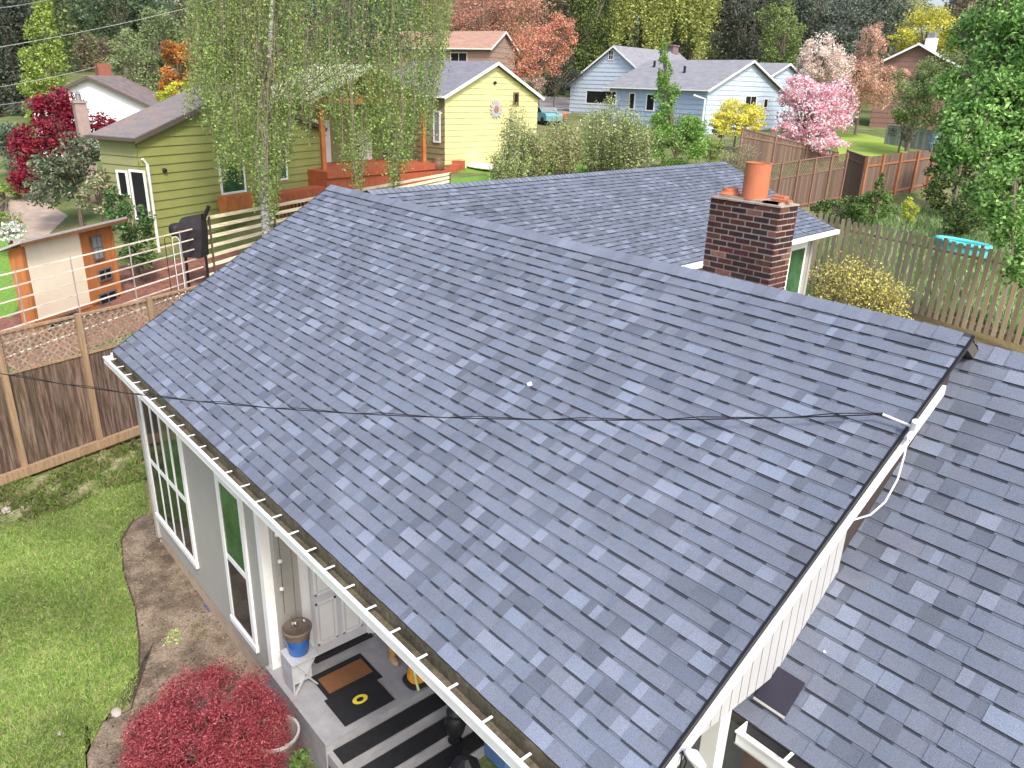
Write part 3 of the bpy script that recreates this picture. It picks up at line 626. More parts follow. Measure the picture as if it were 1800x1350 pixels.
# tall pinkish chimney beside the left neighbours
p = U(150, 248, 37); z_ = float(g(p[0], p[1])); hh = hgt(V(p[0], p[1], 0), 181); t = thing('chimney_stack', 'slim pinkish chimney with a metal cap between red maple and green house roof', 'chimney', (p[0], p[1], z_))
mb = MB(); mb.box(p[0]-.26, p[0]+.26, p[1]-.26, p[1]+.26, z_-.3, hh); mb.box(p[0]-.31, p[0]+.31, p[1]-.31, p[1]+.31, hh, hh+.1); mb.build('stack', mat('pink_stone', (.36, .27, .25), .9, .15, 5, .3), t)
mb = MB(); mb.lathe(V(p[0], p[1], hh+.1), [(.12, 0), (.12, .32)], 10); mb.lathe(V(p[0], p[1], hh+.45), [(0, .08), (.2, 0), (0, -.01)], 10); mb.build('cap', mat('galvanised', (.35, .36, .37), .4, metal=.6), t)
# ---- timber porch between the green and the yellow house
pL, pR = G(578, 356), G(776, 303); T2 = thing('timber_porch', 'red decked porch with an orange timber gable between the green and yellow houses', 'porch', (pL+pR)/2)
e2 = nrm(V(*(pR-pL)[:2], 0)); n2 = V(e2[1], -e2[0], 0); n2 = n2 if n2 @ fw3 < 0 else -n2; L2 = float(np.linalg.norm((pR-pL)[:2])); dz = max(pL[2], pR[2])+.55
O2 = V(pL[0], pL[1], 0)
mb = MB(); mb.obox(O2+V(0, 0, dz-.35), e2*L2, -n2*4, V(0, 0, .35)); mb.obox(O2+V(0, 0, dz-1.6)-n2*.1, e2*L2, -n2*3.8, V(0, 0, 1.25)); mb.build('deck', red_w, T2)
mb = MB(); mb.obox(O2+V(0, 0, dz-.72)+n2*.02+e2*L2*.55, e2*L2*.45, n2*.45, V(0, 0, .3)); mb.obox(O2+V(0, 0, dz-1.05)+n2*.47+e2*L2*.5, e2*L2*.5, n2*.5, V(0, 0, .3)); mb.build('bench', red_w, T2)
def p2hit(u, v, off): d = ray(u, v); t = ((O2+n2*off-CAM) @ n2)/(d @ n2); return CAM+d*t
a_, b_, c_ = p2hit(552, 190, -.8), p2hit(640, 122, -.8), p2hit(735, 160, -.8); zev = (a_[2]+c_[2])/2-.1; zap = b_[2]
ea, ec, eb = V(a_[0], a_[1], zev), V(c_[0], c_[1], zev), (a_+c_)/2; eb[2] = zap
for u_ in (700, 745): p = p2hit(u_, 280, -.9); mb = MB(); mb.box(p[0]-.11, p[0]+.11, p[1]-.11, p[1]+.11, dz, zev+.05); mb.build('post', orange_w, T2)
p = p2hit(570, 300, -.9); mb = MB(); mb.box(p[0]-.11, p[0]+.11, p[1]-.11, p[1]+.11, dz, zev+.05); mb.build('post', orange_w, T2)
mb = MB(); mb.bar(ea, ec, .2, .3); mb.bar(eb-V(0, 0, .15), (ea+ec)/2, .16, .16); mb.bar(ea+(eb-ea)*.5-V(0, 0, .1), (ea+ec)/2, .12); mb.bar(ec+(eb-ec)*.5-V(0, 0, .1), (ea+ec)/2, .12); mb.build('truss', orange_w, T2)
mb = MB(); bk = -n2*5; up_ = V(0, 0, .14)
for s_, q_ in ((ea, eb), (eb, ec)):
    o1 = s_+n2*.5+V(0, 0, .1)+(s_-q_)*(.12 if s_ is ea else 0); o2_ = q_+n2*.5+V(0, 0, .1)+(q_-s_)*(.12 if q_ is ec else 0); mb.hull([o1, o2_, o2_+up_, o1+up_], [o1+bk, o2_+bk, o2_+bk+up_, o1+bk+up_])
mb.build('roof', mat('mossy_roof', (.42, .44, .30), .9, .3, 3), T2)
mb = MB(); mb.poly([ea+bk*.5, ec+bk*.5, eb+bk*.5]); mb.build('gable_boards', mat('brown_boards', (.17, .085, .045), .8, .2, 4), T2)
mb = MB(); mb.obox(V(ea[0], ea[1], dz-1)+bk*.62, (ec-ea)*1.0, -n2*.1, V(0, 0, zev-dz+1)); mb.build('back_wall', dgreen_s, T2)
mb = MB(); bb = V(ea[0], ea[1], dz)+bk*.62+n2*.03; E_ = ec-ea; E_[2] = 0
mb.obox(bb+E_*.18, E_*.28, n2*.05, V(0, 0, 2.3)); mb.build('white_door', white, T2); mb = MB(); mb.obox(bb+E_*.72, E_*.16, n2*.05, V(0, 0, 1.7)); mb.build('white_door', white, T2)
# ---- yellow house
yel = mat('yellow_siding', (.66, .62, .30), .75, .05, 2); T3 = thing('yellow_house', 'pale yellow house with a white trimmed gable and a sun ornament', 'house', G(790, 297))
yh = Gable(T3, 787, 948, 230, 48.5, 50, (180, 163), 113, 7, yel, far_roof('grey_roof_b', (.19, .19, .22)), pitch=.34, lip=.03, ov=.28, side=mat('yellow_siding_shade', (.24, .22, .12), .8))  # side wall colour is the yellow siding with its shade painted in
p = yh.hit(870, 145, .05); blob(p+V(0, 0, -.1), .11, .11, .09).build('wall_lamp', blackp, T3, smooth=True)
yh.win(763, 195, 775, 250, side=True, glassm=glass_l, name='side_door')
p, q = yh.hit(902, 165, .05), yh.hit(912, 185, .05)
yh.win(901, 162, 911, 185, frame=mat('brown_trim', (.2, .13, .06), .7))
# roof vent
c_ = yh.hit(872, 192, .06); t = thing('sun_ornament', 'round metal sun ornament hanging on the yellow gable wall', 'ornament', c_)
mb = MB(); e_, n_ = yh.e, yh.n
ring = lambda r, k, m_, o=0.: [c_+n_*o+e_*r*math.cos(2*math.pi*i/m_)+V(0, 0, r*math.sin(2*math.pi*i/m_)) for i in range(m_)]
mb.hull(ring(.2, 0, 16), ring(.2, 0, 16, .06)); mb.build('disc', mat('rust_disc', (.35, .17, .12), .6), t)
for i in range(14):
    a = 2*math.pi*i/14; d1 = e_*math.cos(a)+V(0, 0, math.sin(a)); d2 = -e_*math.sin(a)+V(0, 0, math.cos(a)); mb = MB()
    mb.hull([c_+d1*.2-d2*.05, c_+d1*.42-d2*.09, c_+d1*.62, c_+d1*.42+d2*.09, c_+d1*.2+d2*.05], [q+n_*.03 for q in (c_+d1*.2-d2*.05, c_+d1*.42-d2*.09, c_+d1*.62, c_+d1*.42+d2*.09, c_+d1*.2+d2*.05)]); mb.build('ray', mat('pewter', (.42, .42, .44), .5), t)
# grill, cloth, steps, topiary by the yellow house
p = G(820, 292); t = thing('patio_grill', 'small grill cart with white lid beside the yellow house', 'grill', p)
mb = MB(); mb.box(p[0]-.5, p[0]+.5, p[1]-.3, p[1]+.3, p[2]+.75, p[2]+.85); mb.lathe(p+V(0, 0, .85), [(.42, 0), (.40, .2), (.2, .36), (0, .4)], 14); mb.build('lid', whitem, t)
mb = MB(); mb.box(p[0]-.4, p[0]+.4, p[1]-.25, p[1]+.25, p[2], p[2]+.7); mb.build('cart', blackp, t)
p = G(858, 297); t = top(blob(V(p[0], p[1], p[2]), 1.5, 1.1, .13, .8).build('tarp', white, None), 'crumpled white tarp on the lawn by the yellow house', 'tarp')
p = G(776, 303); t = thing('brick_steps', 'short flight of reddish steps between porch and yellow house', 'steps', p)
for i in range(3): mb = MB(); mb.obox(p+rt3*.2*i+fw3*.5*i+V(0, 0, .0), rt3*.9, fw3*.5, V(0, 0, .2*(i+1))); mb.build('step', red_w, t)
p = G(770, 303); t = thing('topiary_pot', 'round green planter topped with a leafy ball at the end of the red deck', 'planter', p)
mb = MB(); mb.lathe(p, [(.15, 0), (.32, .1), (.42, .35), (.38, .6), (.28, .75), (.34, .85), (.30, .85), (0, .8)], 18); mb.build('pot', mat('brown_glaze', (.16, .10, .06), .4, .2, 4), t, smooth=True)
# ---- white house far left
T4 = thing('white_house', 'white gabled house behind the red maple at the upper left', 'house', G(160, 330))
wh = Gable(T4, 62, 268, 200, 46, 14, (190, 184), 138, 8, mat('white_siding', (.85, .86, .88), .7, .03), far_roof('brown_roof', (.26, .20, .19), (.14, .12, .12)), trim=mat('dark_trim'), pitch=.9, lip=.01)
mb = MB(); q = wh.O+wh.e*wh.w*.42+wh.a*6; mb.box(q[0]-.4, q[0]+.4, q[1]-.4, q[1]+.4, wh.zr-1, wh.zr+.9); mb.build('chimney', mat('red_brick', (.25, .10, .07), .9, .2, 6), T4)
# ---- blue house
blu = mat('blue_siding', (.47, .56, .67), .75, .05, 2); blu2 = mat('blue_siding_shade', (.36, .45, .60), .75, .05, 2)  # second blue is a darker copy, painting shade onto the side walls
gr_c = far_roof('grey_roof_c', (.23, .235, .26)); T5 = thing('blue_house', 'light blue house with white trims and several grey roofs', 'house', U(1240, 240, 72))
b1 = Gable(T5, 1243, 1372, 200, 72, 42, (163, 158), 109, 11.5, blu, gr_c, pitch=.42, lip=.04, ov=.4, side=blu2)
b2 = Gable(T5, 1000, 1150, 170, 83, -40, (150, 150), 83, 13, blu, gr_c, pitch=.42, lip=.04, ov=.4)
b2.win(1069, 88, 1080, 106, bars=(1, 1), fr=.1)
b1.win(1305, 168, 1330, 205, bars=(1, 0)); b1.win(1340, 173, 1350, 190)
for a_ in ((1030, 160, 1085, 182), (1105, 163, 1118, 192)): b1.win(a_[0], a_[1], a_[2], a_[3], side=True, glassm=glass)
b1.win(1135, 165, 1153, 195, side=True)
mb = MB(); p = b1.hit(1242, 168, .08); q = V(p[0], p[1], float(g(p[0], p[1]))); mb.tube([p-b1.e*1.2+b1.a*.5+V(0, 0, .0), p-b1.e*.15-V(0, 0, .3), q-b1.e*.15], .09, 8); mb.build('downspout', white, T5)
mb = MB(); q = b2.O+b2.e*b2.w/2+b2.a*12; mb.box(q[0]-.5, q[0]+.5, q[1]-.5, q[1]+.5, b2.zr-2, b2.zr+.7); mb.box(q[0]-.6, q[0]+.6, q[1]-.6, q[1]+.6, b2.zr+.7, b2.zr+.85); mb.build('chimney', mat('purple_brick', (.20, .14, .15), .9, .2, 6), T5)
mb = MB()
for u_, v_ in ((1150, 118), (1203, 128)):
    mid = b1.A+b1.e*b1.w*.25; n_ = nrm(np.cross(b1.a, b1.e*b1.w/2+V(0, 0, b1.zr-b1.ze))); d = ray(u_, v_); o_ = V(mid[0], mid[1], (b1.ze+b1.zr)/2+.18); t_ = ((o_-CAM) @ n_)/(d @ n_); p = CAM+d*t_; mb.lathe(p-V(0, 0, .1), [(.12, 0), (.12, .7), (0, .7)], 8)
mb.build('vent_pipe', blackp, T5)
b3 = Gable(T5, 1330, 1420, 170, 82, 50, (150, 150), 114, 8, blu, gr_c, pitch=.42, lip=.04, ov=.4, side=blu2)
# ---- brown house behind, red brown house at right
T6 = thing('tan_house', 'pinkish tan house behind the yellow house roof under bare red trees', 'house', U(800, 110, 78))
t6 = Gable(T6, 862, 905, 100, 80, 62, (88, 86), 58, 17, mat('tan_siding', (.33, .23, .18), .8), far_roof('pink_roof', (.36, .22, .17)), side=mat('tan_siding'), pitch=.5)
t6.win(792, 92, 822, 112, side=True, bars=(1, 0), frame=mat('cream_trim', (.6, .55, .42), .6)); t6.win(766, 92, 782, 112, side=True)
T7 = thing('brown_house', 'red brown house with a pale roof and white chimney at the upper right', 'house', U(1610, 130, 78))
t7 = Gable(T7, 1548, 1668, 120, 78, -32, (108, 116), 79, 8, mat('redbrown_siding', (.22, .13, .105), .8), far_roof('pale_roof', (.45, .45, .50)), pitch=.5, ov=.6)
mb = MB(); q = t7.O+t7.e*t7.w*.62+t7.a*2.2; mb.box(q[0]-.45, q[0]+.45, q[1]-.45, q[1]+.45, t7.zr-1.5, t7.zr+.75); mb.build('chimney', white, T7)
mb = MB(); mb.box(q[0]-.3, q[0]+.3, q[1]-.3, q[1]+.3, t7.zr+.751, t7.zr+1.25); mb.build('chimney_cap', mat('galvanised'), T7)
# ---- playhouse shed
S0, S1 = G(66, 592), G(214, 520); es = nrm(V(*(S1-S0)[:2], 0)); as_ = V(-es[1], es[0], 0); as_ = as_ if as_ @ fw3 > 0 else -as_; ns = -as_; sw = float(np.linalg.norm((S1-S0)[:2])); sz = min(S0[2], S1[2])
T8 = thing('garden_shed', 'small cedar shed with a cream panel and sloping roof beside the red mulch', 'shed', (S0+S1)/2); OS = V(S0[0], S0[1], 0)
cedar = mat('cedar', (.42, .16, .055), .7, .2, 3, .2, stretch=(5, 5, .7)); cream = mat('cream_panel', (.80, .72, .57), .8, .06, 1.5)
def shit(u, v, off=0.): d = ray(u, v); t = ((OS+ns*off-CAM) @ ns)/(d @ ns); return CAM+d*t
zl, zr_ = shit(48, 442)[2], shit(200, 382)[2]; sD = .45
mb = MB(); mb.hull([OS+V(0, 0, sz-.2), OS+es*sw+V(0, 0, sz-.2), OS+es*sw+V(0, 0, (zl+zr_)/2+.05), OS+V(0, 0, (zl+zr_)/2)], [q+as_*sD for q in (OS+V(0, 0, sz-.2), OS+es*sw+V(0, 0, sz-.2), OS+es*sw+V(0, 0, (zl+zr_)/2-.15), OS+V(0, 0, (zl+zr_)/2-.2))]); mb.build('wall', cedar, T8)
zt = (zl+zr_)/2+.06; mb = MB(); o = OS-es*.3+ns*.35+V(0, 0, zt+.10); mb.obox(o, es*(sw+.75), as_*(sD+.7)-V(0, 0, .42), V(0, 0, .07)); mb.build('roof', mat('shed_roof', (.42, .41, .42), .9), T8)
mb = MB(); mb.obox(o+ns*.03-V(0, 0, .10), es*(sw+.75), as_*.03, V(0, 0, .10)); mb.build('roof_trim', mat('brown_boards'), T8)
mb = MB(); p = OS+es*.18+ns*.03; mb.obox(p+V(0, 0, sz+.34), es*(sw*.56), as_*.028, V(0, 0, zt-sz-.42)); mb.build('panel', cream, T8)
mb = MB()
for x in (0, .56*sw+.18, sw-.1): mb.obox(OS+es*x+ns*.045+V(0, 0, sz), es*.1, as_*.04, V(0, 0, zt-sz))
mb.obox(OS+ns*.05+V(0, 0, sz+.38), es*sw, as_*.04, V(0, 0, .12)); mb.build('frame', cedar, T8)
for (x0, x1, za, zb_) in ((.72, .84, .62, .90), (.70, .92, .08, .22), (.10, .42, .03, .14), (.74, .90, .36, .5)):
    mb = MB(); p = OS+es*sw*x0+ns*.06+V(0, 0, sz+(zt-sz)*za); w_, h_ = sw*(x1-x0), (zt-sz)*(zb_-za)
    for (x, z_, a_, b_) in ((0, 0, w_, .05), (0, h_-.05, w_, .05), (0, .05, .05, h_-.1), (w_-.05, .05, .05, h_-.1), (w_/2-.02, .05, .04, h_-.1), (.05, h_/2, w_-.1, .04)): mb.obox(p+es*x+V(0, 0, z_), es*a_, ns*.03, V(0, 0, b_))
    f = mb.build('window', mat('grey_trim2', (.12, .12, .13), .6), T8); mb = MB(); mb.obox(p+es*.05+V(0, 0, .05), es*(w_-.1), ns*.012, V(0, 0, h_-.1)); mb.build('pane', glass_l if za > .5 else glass, f)
# ================================================================== FENCES
def fence(name, label, cat, P, Q, hp, hq, bw, gap, m, pm, posts, lattice=0., rails=(.12, .88), both=False, th=.02, cap=True, base=False, side=-1, lm=None, group=None, drop=.05, jag=0., post_w=.1, seed=1):
    T = thing(name, label, cat, (P+Q)/2, group); rr = random.Random(seed); L = float(np.linalg.norm((Q-P)[:2])); e = nrm(V(*(Q-P)[:2], 0)); n = V(e[1], -e[0], 0); n = n if n @ fw3 < 0 else -n; n = n*(-side)
    def at(x): q = P+(Q-P)*x/L; z = float(g(q[0], q[1])); return V(q[0], q[1], z), hp+(hq-hp)*x/L
    mb = MB(); x = 0.; k = 0
    while x < L-bw*.5:
        q, h = at(x); hb = h*(1-lattice)+rr.uniform(-jag, jag); off = n*(.0 if not (both and k % 2) else -.075)
        c = rr.uniform(.75, 1.25); c = (c, c*rr.uniform(.94, 1.04), c*rr.uniform(.9, 1.05))
        mb.obox(q+off+V(0, 0, -drop), e*bw, n*th, V(0, 0, hb+drop), c); x += bw+gap; k += 1
    mb.build('boards', m, T)
    rl = MB()
    for r_ in rails:
        rm = MB()
        for i in range(len(posts)-1):
            a, ha = at(posts[i]*L); b, hb = at(posts[i+1]*L); rm.bar(a+V(0, 0, ha*r_*(1-lattice))+n*(th+.02 if not both else -.026), b+V(0, 0, hb*r_*(1-lattice))+n*(th+.02 if not both else -.026), .04 if not both else .05, .09)
        rm.build('rail', pm, T)
    rm = MB()
    if cap:
        for i in range(len(posts)-1):
            a, ha = at(posts[i]*L); b, hb = at(posts[i+1]*L); rm.bar(a+V(0, 0, ha)+n*.01, b+V(0, 0, hb)+n*.01, .10, .045)
            if lattice: rl.bar(a+V(0, 0, ha*(1-lattice))+n*.01, b+V(0, 0, hb*(1-lattice))+n*.01, .08, .05)
    if cap: rm.build('cap_rail', pm, T)
    if lattice: rl.build('lattice_rail', pm, T)
    for f_ in posts:
        a, ha = at(f_*L); mb = MB(); mb.obox(a-e*post_w/2+n*(th+.002)+V(0, 0, -.1), e*post_w, n*post_w*.8, V(0, 0, ha+.16)); mb.build('post', pm, T)
    if base:
        mb = MB(); a, _ = at(0); b, _ = at(L); mb.bar(a+n*.12+V(0, 0, .10), b+n*.12+V(0, 0, .10), .12, .2); mb.build('base_board', pm, T)
    if lattice:
        mb = MB(); st = .15; lh = lambda x: at(x)
        x = -1.2
        while x < L+1.2:
            for sg in (1, -1):
                q0 = max(0, min(L, x)); h = (hp+(hq-hp)*q0/L)*lattice-.05
                x0, x1 = (x, x+h) if sg > 0 else (x, x-h); z0, z1 = 0., h
                def cl(xa, za, xb, zb):
                    if (xa < 0 and xb < 0) or (xa > L and xb > L): return None
                    for lim in (0, L):
                        if (xa < lim) != (xb < lim):
                            t = (lim-xa)/(xb-xa); zi = za+(zb-za)*t
                            if (lim == 0 and xa < 0) or (lim == L and xa > L): xa, za = lim, zi
                            else: xb, zb = lim, zi
                    return xa, za, xb, zb
                c4 = cl(x0, z0, x1, z1)
                if c4:
                    xa, za, xb, zb = c4; A_, ha = at(max(0, min(L, xa))); B_, hb = at(max(0, min(L, xb))); c = rr.uniform(.8, 1.2)
                    if abs(xb-xa) > .03: mb.bar(A_+V(0, 0, ha*(1-lattice)+.03+za)+n*(.004 if sg > 0 else .014), B_+V(0, 0, hb*(1-lattice)+.03+zb)+n*(.004 if sg > 0 else .014), .009, .038, col=(c, c, c))
            x += st
        mb.build('lattice', lm or m, T)
    return T
def wood(name, c, c2=None, var=.3): return mat(name, attr=False, c=c, rough=.9, var=var, scale=3, bump=.3, c2=c2, stretch=(6, 6, .5), fine=.15, fscale=30)
def wood_attr(name, c, c2=None, st=(6, 6, .45)):      # plank colour varied board by board through the Col attribute
    m = mat(name, c, .9, .3, 3, .3, c2=c2, stretch=st, fine=.15, fscale=30)
    if 'done' not in m:
        n = m.node_tree.nodes; l = m.node_tree.links; b = n['Principled BSDF']; src = b.inputs['Base Color'].links[0].from_socket
        a = n.new('ShaderNodeAttribute'); a.attribute_name = 'Col'; mm = n.new('ShaderNodeMixRGB'); mm.blend_type = 'MULTIPLY'; mm.inputs[0].default_value = 1
        l.new(src, mm.inputs[1]); l.new(a.outputs['Color'], mm.inputs[2]); l.new(mm.outputs[0], b.inputs['Base Color']); m['done'] = 1
    return m
darkw = wood_attr('dark_fence', (.085, .055, .042), (.16, .115, .095)); tanw = wood_attr('tan_post', (.30, .205, .125)); greyw = wood_attr('grey_lattice', (.27, .225, .165))
f0, f1 = G(5, 853), G(240, 770); d_ = nrm(V(*(f1-f0)[:2], 0)); P0, Q0 = f0-d_*4.2, f0+d_*17; Lf = 21.2
pp = lambda u, v: float((G(u, v)-P0)[:2] @ d_[:2])/Lf
pa, pb = pp(45, 838), pp(171, 788); dp = pb-pa; ps = [pa+dp*k for k in range(-2, 20) if 0 <= pa+dp*k <= 1]
P0[2] = Q0[2] = 0
fence('lattice_fence', 'tall dark board fence with lattice top at the left of the house', 'fence', P0, Q0, 3.30, 3.30, .15, .012, darkw, tanw, ps, lattice=.27, base=True, lm=greyw, rails=(.03,), post_w=.12, jag=.01)
# ---- right hand fences
nf0, nf1 = G(1420, 492), G(1900, 640); nf0[2] = nf1[2] = 0
fence('picket_fence', 'weathered grey brown board on board fence behind the rear wing at right', 'fence', nf0, nf1, 2.75, 2.95, .15, .10, wood_attr('weathered_board', (.55, .41, .28), (.42, .34, .25)), wood_attr('weathered_rail', (.38, .28, .19)), list(np.linspace(0, 1, 9)), rails=(.09, .86), cap=False, side=1, jag=.03, drop=.02, post_w=.1)
a_, b_ = G(1298, 388), G(1474, 352); h1, h2 = hgt(a_, 296), hgt(b_, 270); a_[2] = b_[2] = 0
brw = wood_attr('brown_fence', (.19, .125, .095), (.14, .10, .08)); org = wood_attr('orange_post', (.34, .15, .075))
fence('lattice_panel_fence', 'brown fence with a lattice strip right behind the brick chimney', 'fence', a_, b_, h1, h2, .15, .008, brw, wood_attr('brown_post', (.24, .14, .10)), list(np.linspace(0, 1, 7)), lattice=.30, lm=brw, rails=(.1,), seed=4)
c_ = G(1508, 358); h3 = hgt(c_, 276); c_[2] = 0; b2_ = G(1477, 346); b2_[2] = 0
fence('fence_return', 'short grey brown fence section turning the corner beside the orange posts', 'fence', b2_, c_, h2, h3, .15, .006, brw, brw, [0, 1], rails=(.85,), seed=5, cap=True)
d__ = G(1640, 330); h4 = hgt(d__, 263); d__[2] = 0
fence('orange_post_fence', 'brown plank fence with bright orange posts and rails at the far right corner', 'fence', c_, d__, h3, h4, .14, .006, brw, org, [0, .2, .43, .66, .88, 1], rails=(.12, .80), cap=False, seed=6, post_w=.16)
a_, b_ = G(1200, 292), G(1300, 288); a_[2] = b_[2] = 0
a_, b_ = U(1296, 290, 52), U(1470, 280, 56); a_[2] = b_[2] = 0; a2 = a_.copy(); a2[2] = float(g(*a_[:2])); b2_ = b_.copy(); b2_[2] = float(g(*b_[:2]))
fence('rear_board_fence', 'taller brown board fence behind the lattice strip under the pink magnolia', 'fence', a_, b_, hgt(a2, 226), hgt(b2_, 268), .15, .006, brw, wood_attr('brown_post', (.24, .14, .10)), [0, .33, .66, 1], rails=(.8,), seed=9)
a_, b_ = U(1560, 230, 66), U(1650, 240, 62); a_[2] = b_[2] = 0
fence('grey_green_fence', 'pale grey green fence behind the small far lawn', 'fence', a_, b_, 1.6, 1.6, .2, .01, wood_attr('pale_fence', (.26, .29, .27)), wood_attr('pale_fence', (.26, .29, .27)), [0, .5, 1], rails=(.9,), seed=10)
# ---- horizontal slat fence in two stretches
palew = wood_attr('pale_slat', (.80, .70, .52), st=(.6, .6, 5)); pinkw = wood_attr('thin_slat', (.66, .56, .50), st=(.6, .6, 5))
def slats(name, label, P, Q, hp, hq, n, th, m, pm, posts, z0=.1, pw=.04):
    T = thing(name, label, 'fence', (P+Q)/2); Z = lambda q: float(g(q[0], q[1]))
    for i in range(n):
        f = i/(n-1); a = V(P[0], P[1], Z(P)+z0+(hp-z0)*f); b = V(Q[0], Q[1], Z(Q)+z0+(hq-z0)*f); mb = MB(); c = .85+.3*random.Random(i).random()
        mb.bar(a, b, .03, th, col=(c, c, c)); mb.build('slat', m, T)
    for f in posts:
        q = P+(Q-P)*f; h = hp+(hq-hp)*f; z = Z(P)*(1-f)+Z(Q)*f; mb = MB(); mb.box(q[0]-pw, q[0]+pw, q[1]-pw, q[1]+pw, z-.3, z+h+.05); mb.build('post', pm, T)
P_, Q_ = G(368, 505), G(792, 354); 
slats('broad_slat_fence', 'pale wooden fence of broad horizontal slats in front of the green house', P_, Q_, hgt(P_, 385), hgt(Q_, 305), 8, .125, palew, wood_attr('dark_slat_post', (.10, .07, .05)), [.02, .22, .45, .7, .995])
P2_ = G(-60, 660); Q2_ = P_+(P2_-P_)*.02
slats('thin_rail_fence', 'fence of thin pinkish rails running in front of the cedar shed', P2_, Q2_, hgt(P2_, 508), hgt(Q2_, 400), 7, .04, pinkw, wood_attr('grey_slat_post', (.30, .27, .27)), [.02, .22, .42, .66, .9], pw=.018)
# ---- covered smoker, hoops, post
p = U(345, 470, 28.3); p[2] = float(g(p[0], p[1])); zz = lambda v: hgt(V(p[0], p[1], 0), v)
t = thing('covered_smoker', 'barbecue smoker under a black cover with its stack poking out', 'barbecue', p); cov = mat('black_cover', (.022, .02, .024), .55, .3, 5, .5)
zb_, zt_ = zz(450), zz(388)
mb = MB(); ex, ay = rt3, fw3
k1 = [V(p[0], p[1], zb_)+ex*x+ay*y for x, y in ((-.36, -.3), (.36, -.3), (.40, .3), (-.34, .3))]; k2 = [V(p[0], p[1], zt_-.25)+ex*x+ay*y for x, y in ((-.46, -.30), (.46, -.26), (.48, .28), (-.44, .30))]; k3 = [V(p[0], p[1], zt_+.1)+ex*x+ay*y+V(0, 0, .22*(x+.3)) for x, y in ((-.26, -.18), (.46, -.16), (.46, .18), (-.24, .16))]
mb.hull(k1, k2); mb.hull(k2, k3); mb.build('cover', cov, t)
blob(V(p[0], p[1], zt_-.6)-ex*.5, .28, .3, .25, .7).build('firebox_cover', cov, t, smooth=True)
mb = MB(); a = V(p[0], p[1], zt_+.1)+ex*.5; mb.tube([a, a+ex*.22+V(0, 0, .45)], .07, 10); mb.build('stack', blackp, t)
for sg in (-.35, .4): mb = MB(); mb.tube([V(p[0], p[1], zb_)+ex*sg, V(p[0], p[1], p[2])+ex*sg], .05, 6); mb.build('leg', blackp, t)
for k_, (u_, lab) in enumerate(((303, 'dark garden hoop left of the covered smoker'), (316, 'white garden hoop nearest to the covered smoker'))):
    q = U(u_, 480, 26.5); q[2] = float(g(q[0], q[1])); hh = hgt(q, 416); mb = MB(); w_ = .12
    mb.tube([q-rt3*w_]+[q+V(0, 0, hh-w_)+rt3*w_*math.cos(a)+V(0, 0, w_*math.sin(a)) for a in np.linspace(math.pi, 0, 9)]+[q+rt3*w_], .012, 6)
    o = mb.build('garden_hoop', blackp if k_ == 0 else whitem); o['label'] = lab; o['category'] = 'hoop'
# ---- pool toy, car, bin
p0_, p1_ = U(1650, 428, 35), U(1732, 448, 34); zz_ = max(float(g(*p0_[:2])), float(g(*p1_[:2])))
p0_[2] = float(g(*p0_[:2]))+.75; p1_[2] = float(g(*p1_[:2]))+.75; t = thing('kiddie_pool', 'turquoise oval plastic pool in the tall grass behind the fence', 'pool', (p0_+p1_)/2)
mb = MB(); c_ = (p0_+p1_)/2; dd = (p1_-p0_)/2; dw = nrm(V(-dd[1], dd[0], 0))*.55; pts = [c_+dd*1.15*math.cos(a)+dw*math.sin(a) for a in np.linspace(0, 2*math.pi, 25)]
mb.tube(pts, .10, 8, cap=False); mb.build('rim', mat('turquoise', (.10, .50, .52), .3, .06, 3), t, smooth=True)
mb = MB(); mb.poly([q+V(0, 0, -.1) for q in pts[:-1]]); lo_ = [q-V(0, 0, .78) for q in pts[:-1]]
for i in range(24): mb.poly([pts[i], pts[(i+1) % 24], lo_[(i+1) % 24], lo_[i]])
mb.build('basin', mat('turquoise'), t)
def car(u, v, dep, ang, m, lab):
    c = U(u, v, dep); c[2] = float(g(*c[:2])); t = thing('parked_car', lab, 'car', c); e = rt3*math.cos(ang)+fw3*math.sin(ang); s_ = V(-e[1], e[0], 0)
    prof = [(-2.1, .35), (-2.15, .8), (-1.9, 1.0), (-1.2, 1.05), (-.6, 1.5), (.7, 1.5), (1.4, 1.05), (2.1, .9), (2.15, .35)]
    mb = MB(); mb.hull([c+e*x+V(0, 0, z)-s_*.85 for x, z in prof], [c+e*x+V(0, 0, z)+s_*.85 for x, z in prof]); mb.build('body', m, t)
    for sg in (-1, 1):
        mb = MB(); mb.hull([c+e*x+V(0, 0, z)+s_*sg*.852 for x, z in ((-1.05, 1.06), (-.55, 1.43), (.65, 1.43), (1.2, 1.06))], [c+e*x+V(0, 0, z)+s_*sg*.862 for x, z in ((-1.05, 1.06), (-.55, 1.43), (.65, 1.43), (1.2, 1.06))]); mb.build('side_glass', glass, t)
        for x in (-1.3, 1.3): mb = MB(); q = c+e*x+s_*sg*.8+V(0, 0, .33); mb.tube([q-s_*.1, q+s_*.1], .33, 16); mb.build('wheel', rubber, t)
    mb = MB(); mb.hull([c+e*x+V(0, 0, z)-s_*.75 for x, z in ((-1.2, 1.07), (-.62, 1.49), (-.64, 1.51), (-1.22, 1.09))], [c+e*x+V(0, 0, z)+s_*.75 for x, z in ((-1.2, 1.07), (-.62, 1.49), (-.64, 1.51), (-1.22, 1.09))]); mb.build('windscreen', glass_l, t)
car(958, 185, 73, 2.0, mat('teal_car', (.16, .36, .40), .25, .05, spec=.6), 'small teal car parked between the yellow and the blue house')
p = G(985, 215); t = thing('orange_wheelbarrow', 'orange tub standing on the lawn before the blue house', 'tub', p)
